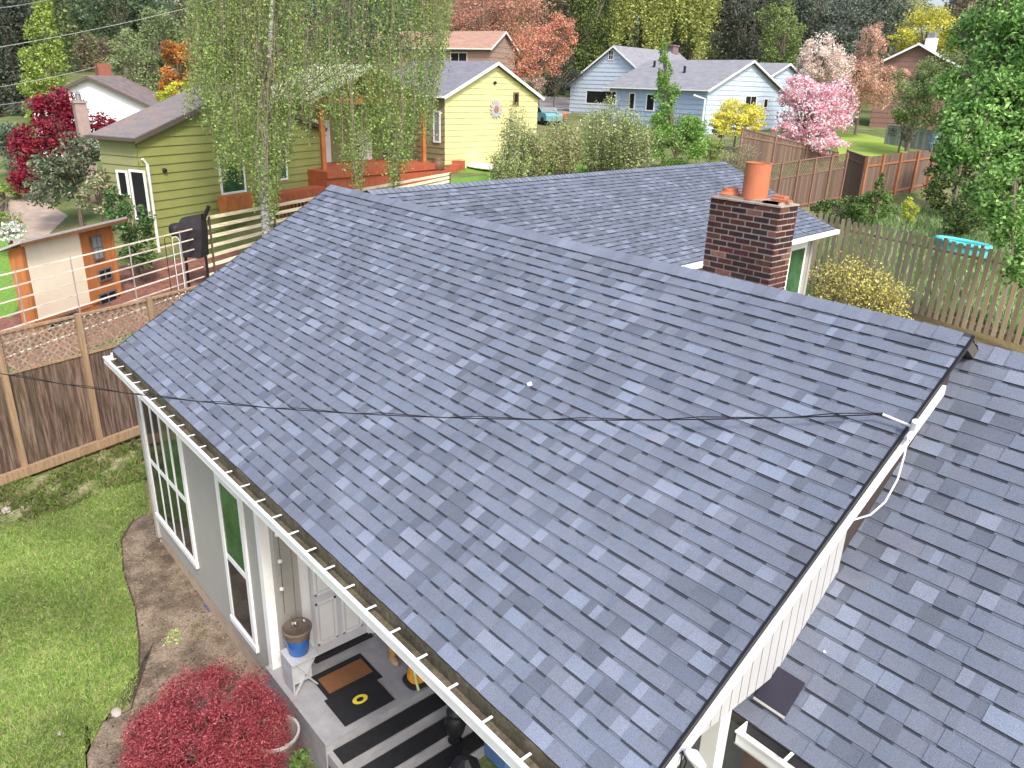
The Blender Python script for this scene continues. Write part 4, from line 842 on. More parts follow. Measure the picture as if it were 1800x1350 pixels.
mb = MB(); mb.hull([p+V(-.3, -.3, .3), p+V(.3, -.3, .3), p+V(.3, .3, .3), p+V(-.3, .3, .3)], [p+V(-.5, -.5, .8), p+V(.5, -.5, .8), p+V(.5, .5, .8), p+V(-.5, .5, .8)]); mb.build('tub', mat('orange_plastic', (.65, .16, .06), .5), t)
for sx_ in (-.3, .3): mb = MB(); mb.bar(p+V(sx_, .2, 0), p+V(sx_*.8, .1, .32), .06); mb.build('leg', blackp, t)
p = U(1640, 262, 50); p[2] = float(g(*p[:2])); t = thing('blue_barrel', 'blue grey barrel behind the orange posted fence corner', 'barrel', p)
mb = MB(); hh = hgt(p, 236); mb.lathe(p, [(.32, 0), (.36, hh*.3), (.36, hh*.7), (.32, hh), (0, hh)], 14); mb.build('barrel_body', mat('blue_grey', (.13, .18, .26), .5), t)
for (u_, v_, r_, lab) in ((12, 900, .13, 'pale stone at the left edge of the weedy strip'), (38, 890, .07, 'small stone beside the pale stone in the weedy strip'), (105, 1290, .07, 'small stone in the worn edge of the lawn'), (205, 1255, .1, 'flat pinkish stone by the bed edging')):
    p = G(u_, v_) if v_ < 1350 else G(u_, v_); o = blob(V(p[0], p[1], p[2]-.02), r_, r_*.7, r_*.45, .85, 10, 6).build('stone', mat('stone', (.42, .38, .34), .9, .25, 9)); o['label'] = lab; o['category'] = 'stone'
# wires at the upper left
for k_, (a, b, lab) in enumerate((((-60, 20), (170, -25), 'uppermost thin pale wire in the top left corner'), ((-60, 93), (420, -12), 'long pale wire crossing the light green conifer'), ((-60, 162), (250, 92), 'third pale wire from the top at the upper left'), ((-60, 190), (120, 155), 'lowest pale wire over the dark trees at the upper left'))):
    A_, B_ = U(a[0], a[1], 34), U(b[0], b[1], 60); mb = MB(); mb.tube([A_+(B_-A_)*t-V(0, 0, 4*t*(1-t)*.25) for t in np.linspace(0, 1, 16)], .014, 5)
    o = mb.build('power_line', mat('pale_wire', (.5, .5, .5), .6)); o['label'] = lab; o['category'] = 'wire'
# ================================================================== PLANTS
def leaves(cs, ss, cols, rs, up=.3, aspect=.55, face=None):      # leaf quads: centres, sizes, colours
    n = len(cs); a = rs.normal(size=(n, 3)); a[:, 2] *= .8; a /= np.linalg.norm(a, axis=1)[:, None]
    b = rs.normal(size=(n, 3)); b -= (b*a).sum(1)[:, None]*a; b /= np.linalg.norm(b, axis=1)[:, None]; s = ss[:, None]
    P = np.stack([cs-a*s*.5, cs+b*s*aspect*.5-a*s*.05, cs+a*s*.5, cs-b*s*aspect*.5-a*s*.05], 1); return P, cols
def pick(pal, n, rs, jit=.18):
    pal = np.array(pal); k = rs.randint(0, len(pal), n); return np.minimum(pal[k]*1.22, .86)*(1+(rs.rand(n, 1)-.5)*2*jit)
def crown_pts(c, rx, ry, rz, n, rs, clump=.30, K=None, shell=.55, low=.0):
    K = K or 46; d = rs.normal(size=(K, 3)); d /= np.linalg.norm(d, axis=1)[:, None]; rad = shell+(1-shell)*rs.rand(K)**.6
    cc = d*rad[:, None]*(1-clump*.55); sz = clump*(.65+.7*rs.rand(K)); k = rs.randint(0, K, n)
    o = rs.normal(size=(n, 3)); o /= np.linalg.norm(o, axis=1)[:, None]; o *= (rs.rand(n, 1)**.45)*sz[k][:, None]; o[:, 2] *= .75
    q = cc[k]+o; shade = .78+.5*rs.rand(K); return c+q*V(rx, ry, rz), shade[k]
TRUNKS = {}
def plant(name, label, cat, blobs, leaf, pal, cov=2.2, trunk=bark, tr=.12, base=None, seed=0, clump=.30, K=None, group=None, limbs=6, shell=.5, aspect=.55, m=None, dupe=None, bare=0):
    rs = np.random.RandomState(seed+100); b0 = blobs[0]; c0 = U(b0[0], b0[1], b0[4]); bx = base if base is not None else c0
    root = V(bx[0], bx[1], float(g(bx[0], bx[1]))); t = thing(name, label, cat, root, group); PP, CC = [], []; cen = []
    for (u, v, ru, rv, dep) in blobs:
        c = U(u, v, dep); rx, rz = 1.2*ru/F*dep, 1.2*rv/F*dep; n = int(cov*math.pi*rx*rz/(leaf*leaf*.55)*2.6)+60; n = min(n, 42000)
        p, sh = crown_pts(c, rx, rx, rz, n, rs, clump, K or int(np.clip(rx*rz*9/ (leaf*6), 26, 90)), shell); zmin = g(p[:, 0], p[:, 1])+.03
        p = p[p[:, 2] > zmin]; sh = sh[:len(p)]; P, C = leaves(p, leaf*(.7+.6*rs.rand(len(p))), pick(pal, len(p), rs)*sh[:, None], rs, aspect=aspect); PP.append(P); CC.append(C); cen.append((c, rx, rz))
    if trunk is not None:
        mb = MB(); c, rx, rz = cen[0]; top_ = c+V(0, 0, rz*.4); mid_ = V(root[0]*.6+top_[0]*.4, root[1]*.6+top_[1]*.4, (root[2]+c[2]-rz*.5)/2)
        mb.tube([root-V(0, 0, .2), root+V(0, 0, .3), mid_, c-V(0, 0, rz*.35), top_], [tr*1.3, tr, tr*.8, tr*.55, tr*.15], 8)
        fork = c-V(0, 0, rz*.55)
        if fork[2] < root[2]+.2: fork = root+V(0, 0, .15)
        for c, rx, rz in cen:
            for i in range(limbs):
                d = rs.normal(size=3); d /= np.linalg.norm(d); d[2] = abs(d[2])*.8; e_ = c+d*V(rx, rx, rz)*.75; mm = (fork+e_)/2+V(rs.uniform(-.1, .1)*rx, rs.uniform(-.1, .1)*rx, rz*.12)
                mb.tube([fork, mm, e_], [tr*.45, tr*.28, tr*.08], 5)
                for j in range(bare):
                    d2 = rs.normal(size=3)*V(rx, rx, rz)*.35; mb.tube([mm+(e_-mm)*rs.rand(), e_+d2], [tr*.12, tr*.05], 4)
        mb.build('trunk', trunk, t)
    quads_np('crown', np.concatenate(PP), np.concatenate(CC), m or leafm, t)
    return t
def weeping(name, label, cat, dep0, dep1, us, prof, topv, nst, leaf, pal, trunk_pts, tr, tm, seed=1, ln=(60, 170), sway=.05, step=.11, jit=.05, dens=None, extra=None):
    rs = np.random.RandomState(seed); TP = [U(*q) for q in trunk_pts]; root = TP[0].copy(); root[2] = float(g(*root[:2])); t = thing(name, label, cat, root)
    mb = MB(); k = len(TP); mb.tube([root-V(0, 0, .2)]+TP[1:], [tr*(1-.8*i/(k-1)) for i in range(k)], 9); cs, sh = [], []; tw = MB(); lb = MB()
    for i in range(nst):
        u = rs.uniform(us[0], us[1])
        if dens is not None and rs.rand() > np.interp(u, dens[0], dens[1]): continue
        lim = np.interp(u, prof[0], prof[1]); dep = rs.uniform(dep0, dep1); lim += 34*math.sin(u*.083)+22*math.sin(u*.21+1)-14; vb = lim-(rs.rand()**.8)*(lim-topv-30); L = rs.uniform(*ln)
        if rs.rand() < .35: vb = lim-rs.rand()*40
        a = U(u+rs.uniform(-12, 12), vb-L, dep+rs.uniform(-.3, .3)); b = U(u, vb, dep); L3 = np.linalg.norm(a-b); m_ = int(L3/step)+2; tt = np.linspace(0, 1, m_)
        q = a+(b-a)*tt[:, None]; q[:, :2] += (sway*np.sin(tt*rs.uniform(2, 7)+rs.rand()*6))[:, None]*rs.normal(size=2); q += rs.normal(size=q.shape)*jit; cs.append(q); sh.append(np.full(m_, .7+.6*rs.rand()))
        if i % 6 == 0: tw.tube([a, (a+b)/2+V(.02, .02, 0), b], [.012, .008, .004], 3, cap=False)
        if i % 160 == 0:
            o = TP[min(k-1, 2+int(rs.rand()*(k-2)))]; lb.tube([o, (o+a)/2+V(0, 0, .5), a+V(0, 0, .1)], [tr*.25, tr*.13, .015], 5, cap=False)
    cs = np.concatenate(cs); sh = np.concatenate(sh); mb.build('trunk', tm, t); lb.build('limbs', bark, t); tw.build('twigs', bark, t)
    P, C = leaves(cs, leaf*(.6+.8*rs.rand(len(cs))), pick(pal, len(cs), rs)*sh[:, None], rs, aspect=.6); quads_np('crown', P, C, leafm, t)
    if extra:
        pass
    return t
def shoots(name, label, cat, blobs, leaf, pal, n, seed=1, stem=bark, lk=14, lean=.12, sw=.012, group=None):    # upright whippy bush
    rs = np.random.RandomState(seed); b0 = blobs[0]; c0 = U(b0[0], b0[1], b0[4]); root = V(c0[0], c0[1], float(g(*c0[:2]))); t = thing(name, label, cat, root, group); mb = MB(); cs = []; sh = []
    for (u, v, ru, rv, dep) in blobs:
        c = U(u, v, dep); rx, rz = ru/F*dep, rv/F*dep; zb = float(g(*c[:2])); 
        for i in range(n):
            a = rs.uniform(0, 6.28); r_ = rx*math.sqrt(rs.rand()); b = V(c[0]+r_*math.cos(a)*.55, c[1]+r_*math.sin(a)*.55, zb); topz = c[2]+rz*(1-.9*(r_/rx)**2)*rs.uniform(.35, 1.12)
            e_ = V(c[0]+r_*math.cos(a)+rs.normal()*lean, c[1]+r_*math.sin(a)+rs.normal()*lean, max(topz, zb+.3)); mid_ = (b+e_)/2+V(rs.normal()*lean, rs.normal()*lean, 0)
            mb.tube([b, mid_, e_], [sw, sw*.8, sw*.4], 3, cap=False); tt = rs.uniform(.25, 1, lk); q = np.where(tt[:, None] < .5, b+(mid_-b)*(tt*2)[:, None], mid_+(e_-mid_)*((tt-.5)*2)[:, None]); q = q+rs.normal(size=q.shape)*.09; cs.append(q); sh.append(np.full(lk, .7+.6*rs.rand()))
    cs = np.concatenate(cs); sh = np.concatenate(sh); mb.build('stems', stem, t); P, C = leaves(cs, leaf*(.6+.8*rs.rand(len(cs))), pick(pal, len(cs), rs)*sh[:, None], rs); quads_np('foliage', P, C, leafm, t); return t
# ---- the dwarf red maple and near plants
RED = [(.46, .12, .14), (.30, .045, .06), (.22, .035, .045), (.36, .075, .09), (.15, .022, .03), (.40, .12, .13)]
plant('dwarf_maple', 'low rounded crimson lace leaf maple beside the porch', 'shrub', [(365, 1292, 120, 92, 9.9), (300, 1320, 70, 80, 9.8), (430, 1290, 68, 85, 9.9), (370, 1370, 130, 80, 9.5), (465, 1330, 40, 60, 9.9)], .042, RED, cov=3.6, tr=.05, seed=1, clump=.20, K=160, aspect=.28, shell=.72)
p = Zp(485, 1290, .35); t = thing('garden_pot', 'large pale rimmed round pot half hidden by the crimson maple', 'pot', (p[0], p[1], -.2))
mb = MB(); mb.lathe(V(p[0], p[1], -.3), [(.18, 0), (.24, .3), (.29, .6), (.30, .65), (.275, .65), (.26, .56), (0, .56)], 26); mb.build('pot_body', mat('pot_grey', (.16, .14, .13), .6, .1), t, smooth=True)
mb = MB(); mb.lathe(V(p[0], p[1], .35), [(.275, 0), (.305, 0), (.305, .03), (.275, .03), (.275, 0)], 26); mb.build('rim', mat('rim_grey', (.42, .41, .40), .5, .1), t)
GR = [(.11, .19, .035), (.12, .20, .05), (.06, .12, .03), (.16, .24, .08)]
plant('leafy_shrub', 'small bright green leafy plant at the foot of the porch wall', 'shrub', [(525, 1362, 34, 38, 9.2)], .06, GR, cov=2, tr=.02, seed=2, trunk=bark)
plant('sprouting_plant', 'little yellow green sprout in the middle of the bare bed', 'plant', [(302, 1120, 15, 11, 11.0)], .045, [(.30, .38, .12), (.22, .30, .08), (.5, .5, .3)], cov=.8, trunk=None, seed=3)
plant('sprouting_plant', 'scrawny brown green sprout near the house foundation', 'plant', [(348, 1108, 20, 12, 11.0)], .03, [(.16, .17, .06), (.2, .16, .1)], cov=.5, trunk=None, seed=4)
# ---- upper left
CRIM = [(.26, .022, .05), (.18, .015, .03), (.34, .04, .07), (.13, .015, .03)]
plant('red_maple', 'crimson maple tree in front of the white house', 'tree', [(108, 222, 44, 44, 38), (70, 262, 42, 40, 38), (183, 224, 24, 22, 38), (112, 182, 26, 26, 38), (52, 305, 30, 34, 38), (85, 200, 26, 32, 38), (130, 250, 30, 26, 38)], .17, CRIM, cov=3.0, clump=.4, tr=.12, seed=5, base=U(85, 320, 38))
GG = [(.12, .15, .10), (.20, .22, .15), (.07, .10, .06), (.30, .30, .22), (.09, .13, .06)]
plant('rhododendron', 'grey green rhododendron with pale buds before the red maple', 'shrub', [(125, 285, 55, 42, 34), (95, 330, 48, 42, 33.5), (155, 262, 25, 20, 34)], .17, GG, cov=2.2, tr=.1, seed=6)
plant('flowering_shrub', 'cream tinged shrub just left of the green house windows', 'shrub', [(172, 345, 36, 34, 31.5), (190, 318, 20, 20, 32)], .14, [(.32, .33, .20), (.18, .23, .10), (.4, .36, .25), (.12, .16, .07)], cov=2, tr=.08, seed=7)
plant('camellia_bush', 'dense dark green bush between the shed and the green house', 'shrub', [(230, 395, 36, 40, 28.5), (205, 355, 22, 25, 28.8), (240, 440, 30, 30, 28)], .15, [(.05, .12, .03), (.035, .08, .025), (.09, .18, .06), (.18, .26, .12)], cov=2.4, tr=.08, seed=8)
plant('pale_shrub', 'light grey green bush at the far left edge below the maple', 'shrub', [(15, 255, 34, 40, 41), (45, 300, 24, 30, 40)], .17, [(.13, .18, .12), (.2, .25, .17), (.08, .11, .07)], cov=2.2, seed=9)
plant('low_green_shrub', 'low bright green bush at the left edge above the white blossoms', 'shrub', [(10, 350, 30, 26, 38), (5, 385, 28, 14, 35)], .13, [(.16, .26, .05), (.22, .32, .08)], cov=2, seed=10)
plant('white_blossom_shrub', 'shrub covered in white blossom at the left edge behind the shed', 'shrub', [(15, 408, 32, 16, 31)], .13, [(.75, .75, .74), (.6, .62, .6), (.2, .3, .1)], cov=2.3, seed=11)
LG = [(.22, .30, .06), (.28, .35, .08), (.15, .22, .05), (.33, .40, .13)]
plant('light_green_conifer', 'light green cone shaped tree crossed by wires at the upper left', 'tree', [(80, 60, 26, 50, 60), (78, 15, 17, 36, 60), (76, 120, 34, 42, 60), (100, 165, 34, 30, 59), (60, 175, 22, 40, 59)], .24, LG, cov=2.4, tr=.2, seed=12, limbs=0)
DK = [(.05, .062, .045), (.07, .085, .06), (.035, .045, .035), (.11, .12, .09)]
plant('dark_evergreen', 'almost black evergreen at the far left edge of the photo', 'tree', [(15, 70, 48, 90, 68), (15, 190, 40, 60, 66)], .3, DK, cov=2.6, tr=.3, seed=13, limbs=0)
plant('drooping_cedar', 'dark green drooping cedar above the white house ridge', 'tree', [(205, 10, 58, 62, 76), (265, 15, 40, 50, 76), (150, -10, 30, 60, 78)], .3, [(.08, .13, .06), (.055, .09, .045), (.13, .18, .09), (.11, .14, .10)], cov=2.2, tr=.3, seed=14)
plant('brownish_shrub_tree', 'grey brown leafed small tree right behind the white house ridge', 'tree', [(172, 98, 32, 34, 58)], .2, [(.16, .13, .08), (.10, .10, .06), (.22, .18, .11)], cov=2, tr=.12, seed=15)
plant('olive_tree', 'pale olive rounded tree right of the white gable', 'tree', [(243, 125, 48, 52, 55), (282, 70, 32, 52, 56), (225, 75, 26, 26, 56)], .2, [(.20, .25, .11), (.28, .32, .17), (.13, .18, .07)], cov=2, tr=.18, seed=16)
plant('orange_tree', 'orange leaved tree at the left fringe of the birch', 'tree', [(312, 115, 30, 38, 52), (335, 95, 18, 22, 52), (298, 145, 18, 24, 52)], .18, [(.50, .20, .05), (.40, .15, .04), (.55, .28, .09), (.28, .12, .04)], cov=2, tr=.13, seed=17)
plant('yellow_shrub', 'lemon yellow shrub under the orange tree', 'shrub', [(322, 160, 32, 14, 50), (285, 170, 16, 8, 50)], .16, [(.55, .55, .04), (.42, .47, .05), (.30, .38, .05)], cov=2.2, tr=.06, seed=18)
# ---- birch
BG = [(.20, .29, .07), (.25, .35, .10), (.15, .22, .05), (.30, .39, .14), (.12, .18, .055)]
weeping('weeping_birch', 'large weeping birch with long hanging green strands in front of the green house', 'tree', 24.5, 31, (325, 800),
        ([325, 345, 360, 400, 450, 500, 525, 560, 590, 640, 690, 740, 760, 775, 800], [170, 215, 265, 300, 372, 355, 235, 205, 300, 322, 315, 285, 250, 110, 40]), -240, 7800, .08, BG,
        [(465, 400, 27.5), (463, 330, 27.5), (466, 220, 27.5), (474, 100, 27.6), (478, 0, 27.7), (486, -120, 27.8), (500, -260, 27.9)], .17, birch_bark, seed=3,
        dens=([325, 340, 400, 520, 545, 600, 700, 770, 800], [.30, .6, 1, .85, .35, .55, .95, .7, .35]), ln=(60, 190), step=.13, jit=.09)
BD = [(.12, .15, .05), (.17, .17, .07), (.09, .12, .04), (.2, .22, .1)]
plant('olive_brown_tree', 'tall olive brown tree seen through the left side of the birch', 'tree', [(385, 60, 50, 80, 62), (440, 90, 50, 70, 63), (420, -20, 60, 60, 64)], .26, BD, cov=1.8, tr=.25, seed=19)
plant('bluish_fir', 'grey blue fir behind the middle of the birch', 'tree', [(560, 60, 60, 90, 66), (560, 130, 50, 40, 62), (660, 30, 60, 80, 70)], .28, [(.09, .12, .10), (.06, .09, .07), (.13, .16, .12)], cov=1.8, tr=.3, seed=20)
# ---- upper middle
PK = [(.48, .25, .17), (.38, .18, .12), (.56, .33, .25), (.30, .17, .12)]
plant('bare_red_tree', 'russet budding tree with bare pale limbs above the tan house', 'tree', [(850, 25, 75, 48, 86), (790, 10, 50, 45, 88), (910, 20, 50, 50, 86)], .2, PK, cov=.95, tr=.28, seed=21, limbs=16, bare=3, trunk=mat('pale_bark', (.30, .20, .15), .9, .2, 4))
plant('salmon_tree', 'salmon orange tree behind the right end of the yellow house', 'tree', [(950, 90, 50, 42, 74), (985, 65, 28, 35, 74), (925, 125, 26, 18, 73)], .2, [(.55, .28, .18), (.48, .20, .15), (.60, .36, .20), (.38, .15, .13)], cov=1.6, tr=.18, seed=22, limbs=10, bare=2)
plant('pink_dogwood', 'low pale pink shrub by the right corner of the yellow house', 'shrub', [(938, 150, 22, 16, 68)], .15, [(.55, .40, .36), (.4, .25, .22), (.2, .2, .1)], cov=1.6, tr=.06, seed=23)
plant('hemlock', 'dark green tree with yellowish layered boughs left of the blue house', 'tree', [(1035, 55, 36, 60, 90), (1040, -10, 40, 50, 92), (1010, 110, 26, 30, 88)], .26, [(.13, .18, .04), (.05, .07, .03), (.20, .25, .06), (.03, .045, .025)], cov=1.8, tr=.25, seed=24)
plant('dark_bush', 'dark hedge at the left corner of the blue house', 'shrub', [(975, 150, 24, 20, 82), (1000, 125, 20, 20, 84)], .2, DK, cov=2, tr=.08, seed=25)
YG = [(.34, .38, .10), (.26, .31, .08), (.42, .44, .16), (.18, .22, .06)]
weeping('weeping_willow', 'yellow green weeping willow rising behind the blue house', 'tree', 92, 104, (1075, 1265), ([1075, 1100, 1180, 1240, 1265], [80, 95, 100, 95, 60]), -150, 3200, .32, YG,
        [(1130, 100, 98), (1130, 60, 98), (1128, 10, 98), (1126, -60, 98), (1130, -130, 98)], .55, mat('dark_bark', (.07, .06, .05), .9), seed=5, ln=(50, 120), step=.34, jit=.2, sway=.2)
plant('dark_firs', 'dark grey green fir right of the willow', 'tree', [(1310, 60, 44, 62, 96), (1290, 10, 40, 50, 98), (1345, 20, 40, 50, 98)], .32, [(.09, .10, .08), (.13, .14, .10), (.06, .07, .055)], cov=2.1, tr=.3, seed=26)
plant('dusky_green_tree', 'dusky green tree between the dark fir and the white magnolia', 'tree', [(1378, 78, 32, 48, 88), (1365, 35, 30, 30, 90)], .27, [(.16, .22, .07), (.10, .14, .05), (.22, .28, .10)], cov=2.1, tr=.22, seed=27)
plant('blue_green_cedar', 'shadowy blue green cedar behind both magnolias', 'tree', [(1490, 40, 60, 55, 100), (1430, 20, 40, 50, 102), (1550, 30, 40, 60, 100), (1470, 90, 50, 40, 98)], .34, [(.12, .15, .12), (.08, .10, .08), (.18, .21, .17)], cov=2.1, tr=.35, seed=28)
WP = [(.75, .60, .54), (.85, .74, .70), (.64, .45, .40), (.48, .38, .28)]
plant('white_magnolia', 'creamy pale pink magnolia standing behind the deeper pink one', 'tree', [(1440, 108, 32, 38, 68), (1470, 128, 30, 42, 68), (1425, 130, 24, 26, 68)], .18, WP, cov=2.4, tr=.13, seed=29, limbs=8, bare=1)
MP = [(.90, .82, .80), (.78, .40, .45), (.85, .58, .60), (.66, .25, .33), (.88, .74, .74), (.55, .18, .25)]
plant('pink_magnolia', 'bright pink magnolia in full bloom above the brown fence', 'tree', [(1418, 205, 52, 50, 56), (1405, 165, 32, 28, 56), (1464, 190, 36, 44, 56), (1440, 248, 42, 22, 55), (1386, 238, 28, 22, 56)], .17, MP, cov=1.9, tr=.14, seed=30, limbs=8, bare=1, aspect=.7)
PE = [(.56, .36, .27), (.46, .27, .20), (.64, .46, .36), (.34, .24, .16)]
plant('peach_tree', 'tall peach brown budding tree right of the white magnolia', 'tree', [(1530, 90, 24, 42, 70), (1535, 150, 42, 38, 68), (1570, 140, 26, 30, 68), (1505, 150, 24, 38, 68)], .16, PE, cov=1.9, tr=.13, seed=31, limbs=12, bare=2, trunk=mat('pale_bark'))
plant('yellow_tree', 'golden yellow tree behind the roof of the brown house', 'tree', [(1630, 55, 48, 38, 92), (1590, 70, 26, 18, 92), (1665, 75, 18, 20, 92)], .27, [(.50, .46, .06), (.38, .38, .05), (.60, .55, .12), (.25, .27, .05)], cov=1.9, tr=.2, seed=32)
plant('pale_poplar', 'pale yellow green tree top above the golden tree', 'tree', [(1605, 8, 34, 40, 104), (1575, 20, 22, 40, 102)], .3, [(.36, .38, .20), (.28, .31, .14)], cov=1.8, tr=.2, seed=33)
plant('distant_spruce', 'distant blue grey spruce beside the patch of sky', 'tree', [(1682, 18, 14, 26, 125), (1682, 45, 22, 26, 125), (1682, -15, 7, 20, 125)], .36, [(.08, .10, .11), (.05, .065, .07), (.13, .15, .16)], cov=2, tr=.25, seed=34)
plant('pinkish_maple', 'pinkish grey tree between the spruce and the large green tree', 'tree', [(1712, 55, 26, 45, 88), (1695, 92, 16, 14, 86)], .22, [(.36, .29, .20), (.30, .20, .16), (.26, .26, .13)], cov=1.6, tr=.16, seed=35)
plant('mixed_green_tree', 'mid green tree in front of the brown house', 'tree', [(1620, 140, 38, 36, 60), (1665, 130, 36, 40, 58), (1600, 180, 34, 40, 58), (1650, 185, 40, 50, 56)], .18, [(.13, .20, .06), (.20, .27, .10), (.08, .13, .04), (.26, .27, .14)], cov=1.9, tr=.16, seed=36)
plant('silvery_shrub', 'silvery brown bush beside the far lawn', 'shrub', [(1590, 215, 22, 36, 60)], .15, [(.26, .26, .20), (.16, .18, .11), (.35, .33, .27)], cov=1.7, tr=.08, seed=37)
plant('yellow_flowering_bush', 'yellow flowering bush against the white corner of the blue house', 'shrub', [(1298, 198, 34, 24, 58), (1320, 212, 24, 20, 57), (1270, 210, 24, 16, 57), (1295, 225, 34, 14, 57)], .15, [(.70, .60, .08), (.60, .54, .08), (.36, .40, .08), (.75, .66, .25)], cov=2.8, tr=.07, seed=38)
plant('columnar_vine_tree', 'bright green pillar shaped tree spreading at its foot before the blue house', 'tree', [(1190, 248, 52, 42, 47), (1166, 92, 7, 18, 47), (1168, 125, 13, 28, 47), (1170, 165, 21, 34, 47), (1178, 205, 34, 30, 47), (1215, 225, 24, 20, 47)], .14, [(.14, .28, .04), (.20, .36, .08), (.08, .17, .03), (.28, .42, .14)], cov=2, tr=.1, seed=39)
FB = [(.26, .34, .12), (.36, .42, .20), (.18, .26, .07), (.48, .50, .32)]
shoots('whippy_bush', 'tall whippy green bush right before the blue house side wall', 'shrub', [(1070, 225, 52, 60, 44), (1110, 240, 40, 45, 43)], .12, FB, 190, 3, lk=46)
shoots('whippy_bush', 'whippy grey green bush before the gap beside the yellow house', 'shrub', [(985, 250, 42, 48, 44), (940, 262, 30, 40, 43)], .12, [(.32, .36, .16), (.26, .33, .12), (.42, .38, .24)], 170, 4, lk=40)
shoots('young_fruit_tree', 'slender young tree in front of the yellow gable wall', 'tree', [(905, 240, 26, 68, 42), (895, 285, 40, 30, 42)], .11, FB, 100, 5, lk=40)
shoots('twiggy_bush', 'pale twiggy bush behind the terracotta chimney pot', 'shrub', [(1300, 268, 34, 30, 46)], .07, [(.44, .42, .26), (.34, .36, .18)], 90, 6, lk=18)
shoots('yellow_leaf_bush', 'sparse yellow leaved bush between rear wing and picket fence', 'shrub', [(1500, 492, 58, 46, 23), (1545, 515, 30, 30, 23)], .08, [(.66, .60, .14), (.48, .46, .12), (.34, .34, .10), (.68, .62, .25)], 260, 7, lk=34, lean=.3)
for i_, (u_, v_, ru_, rv_, d_, pal_, lab_) in enumerate([
        (1128, 262, 26, 26, 52, GR, 'round green shrub left of the pillar shaped tree'), (1250, 262, 26, 20, 48, LG, 'light green shrub right of the pillar shaped tree'),
        (1045, 285, 30, 20, 46, LG, 'low yellow green shrub under the whippy bushes'), (945, 300, 30, 16, 44, GR, 'low green shrub beside the small lawn'),
        (1160, 225, 20, 22, 60, [(.35, .38, .30), (.22, .28, .15)], 'grey green shrub against the blue side wall'), (1270, 225, 18, 16, 60, GR, 'small green shrub left of the yellow flowering bush')]):
    plant('garden_shrub', lab_, 'shrub', [(u_, v_, ru_, rv_, d_)], .13, pal_, cov=1.6, tr=.05, seed=60+i_)
# ---- right yard
DG = [(.045, .08, .025), (.07, .12, .035), (.11, .17, .05), (.03, .05, .02)]
plant('dark_laurel', 'dark green laurel at the right end of the orange posted fence', 'shrub', [(1690, 290, 48, 46, 40), (1670, 340, 40, 36, 39), (1700, 380, 36, 36, 36), (1660, 270, 24, 24, 42)], .17, DG+[(.2, .22, .08)], cov=2.4, tr=.12, seed=40)
plant('hedge_shrub', 'low dark green shrub at the foot of the lattice strip fence', 'shrub', [(1462, 372, 34, 18, 38), (1490, 360, 26, 18, 39)], .14, DG+[(.14, .22, .06)], cov=2.3, tr=.05, seed=41)
plant('pointed_shrub', 'green shrub with a pointed tip in front of the first orange post', 'shrub', [(1540, 358, 30, 26, 37), (1547, 325, 9, 18, 37), (1520, 372, 24, 16, 37)], .14, GR, cov=2.2, tr=.05, seed=42)
plant('yellow_green_sprig', 'narrow yellow green sprig between the orange posts', 'plant', [(1600, 365, 13, 24, 36)], .11, [(.48, .50, .08), (.36, .42, .08)], cov=2, tr=.03, seed=43)
RT = [(.19, .36, .09), (.27, .46, .13), (.13, .26, .06), (.38, .55, .22), (.08, .16, .045)]
plant('big_leaf_maple', 'large bright green maple filling the right edge of the photo', 'tree', [(1790, 90, 66, 75, 24), (1765, 190, 62, 62, 23.5), (1705, 250, 46, 40, 23.5), (1725, 175, 44, 44, 24), (1800, 280, 60, 60, 23), (1750, 330, 46, 46, 23), (1790, 390, 44, 50, 22.5), (1800, 465, 28, 46, 22), (1765, 20, 55, 60, 24.5), (1690, 215, 34, 30, 24), (1672, 150, 26, 30, 25), (1700, 60, 26, 40, 26), (1675, 270, 30, 30, 24), (1850, 300, 60, 160, 23), (1850, 100, 60, 120, 23)],
      .15, RT, cov=2.6, tr=.25, clump=.42, seed=44, base=U(1900, 520, 23), limbs=3)
# ---- far woods
rs = np.random.RandomState(9); PP, CC = [], []
WOOD = [[(.10, .13, .07), (.07, .095, .055)], [(.17, .22, .09), (.12, .16, .07)], [(.25, .29, .12), (.18, .21, .09)], [(.13, .16, .11), (.09, .11, .08)], [(.28, .23, .14), (.18, .15, .10)]]
mbt = MB()
for i in range(330):
    u = rs.uniform(-120, 1920); dep = rs.uniform(105, 175); v = rs.uniform(-60, 150)-(dep-140)*.3
    if 1635 < u < 1665 and v < 90: v += 110
    if 1640 < u+20 and u < 1690 and v < 60: continue
    c = U(u, v, dep); ru = rs.uniform(28, 60); rx = ru/F*dep; rz = rx*rs.uniform(1.1, 2.0)
    if 1600 < u < 1720 and pr(c+V(0, 0, rz))[1] < 40: continue
    n = int(2.6*math.pi*rx*rz/(.55*.55*.55)); p, sh = crown_pts(c, rx, rx, rz, n, rs, .3, 40, .45); pal = WOOD[rs.randint(0, 5)]
    P, C = leaves(p, .55*(.6+.8*rs.rand(n)), pick(pal, n, rs)*sh[:, None], rs); PP.append(P); CC.append(C)
    zb = float(g(*c[:2])); mbt.tube([V(c[0], c[1], zb-.5), c], [.4, .15], 5, cap=False)
wd = quads_np('woodland', np.concatenate(PP), np.concatenate(CC), leafm); wd['kind'] = 'stuff'; wd['label'] = 'mixed woodland massed on the slope beyond the houses'; wd['category'] = 'woodland'
o = mbt.build('woodland_stems', bark); o['kind'] = 'stuff'; o['label'] = 'trunks of the woodland beyond the houses'; o['category'] = 'woodland'
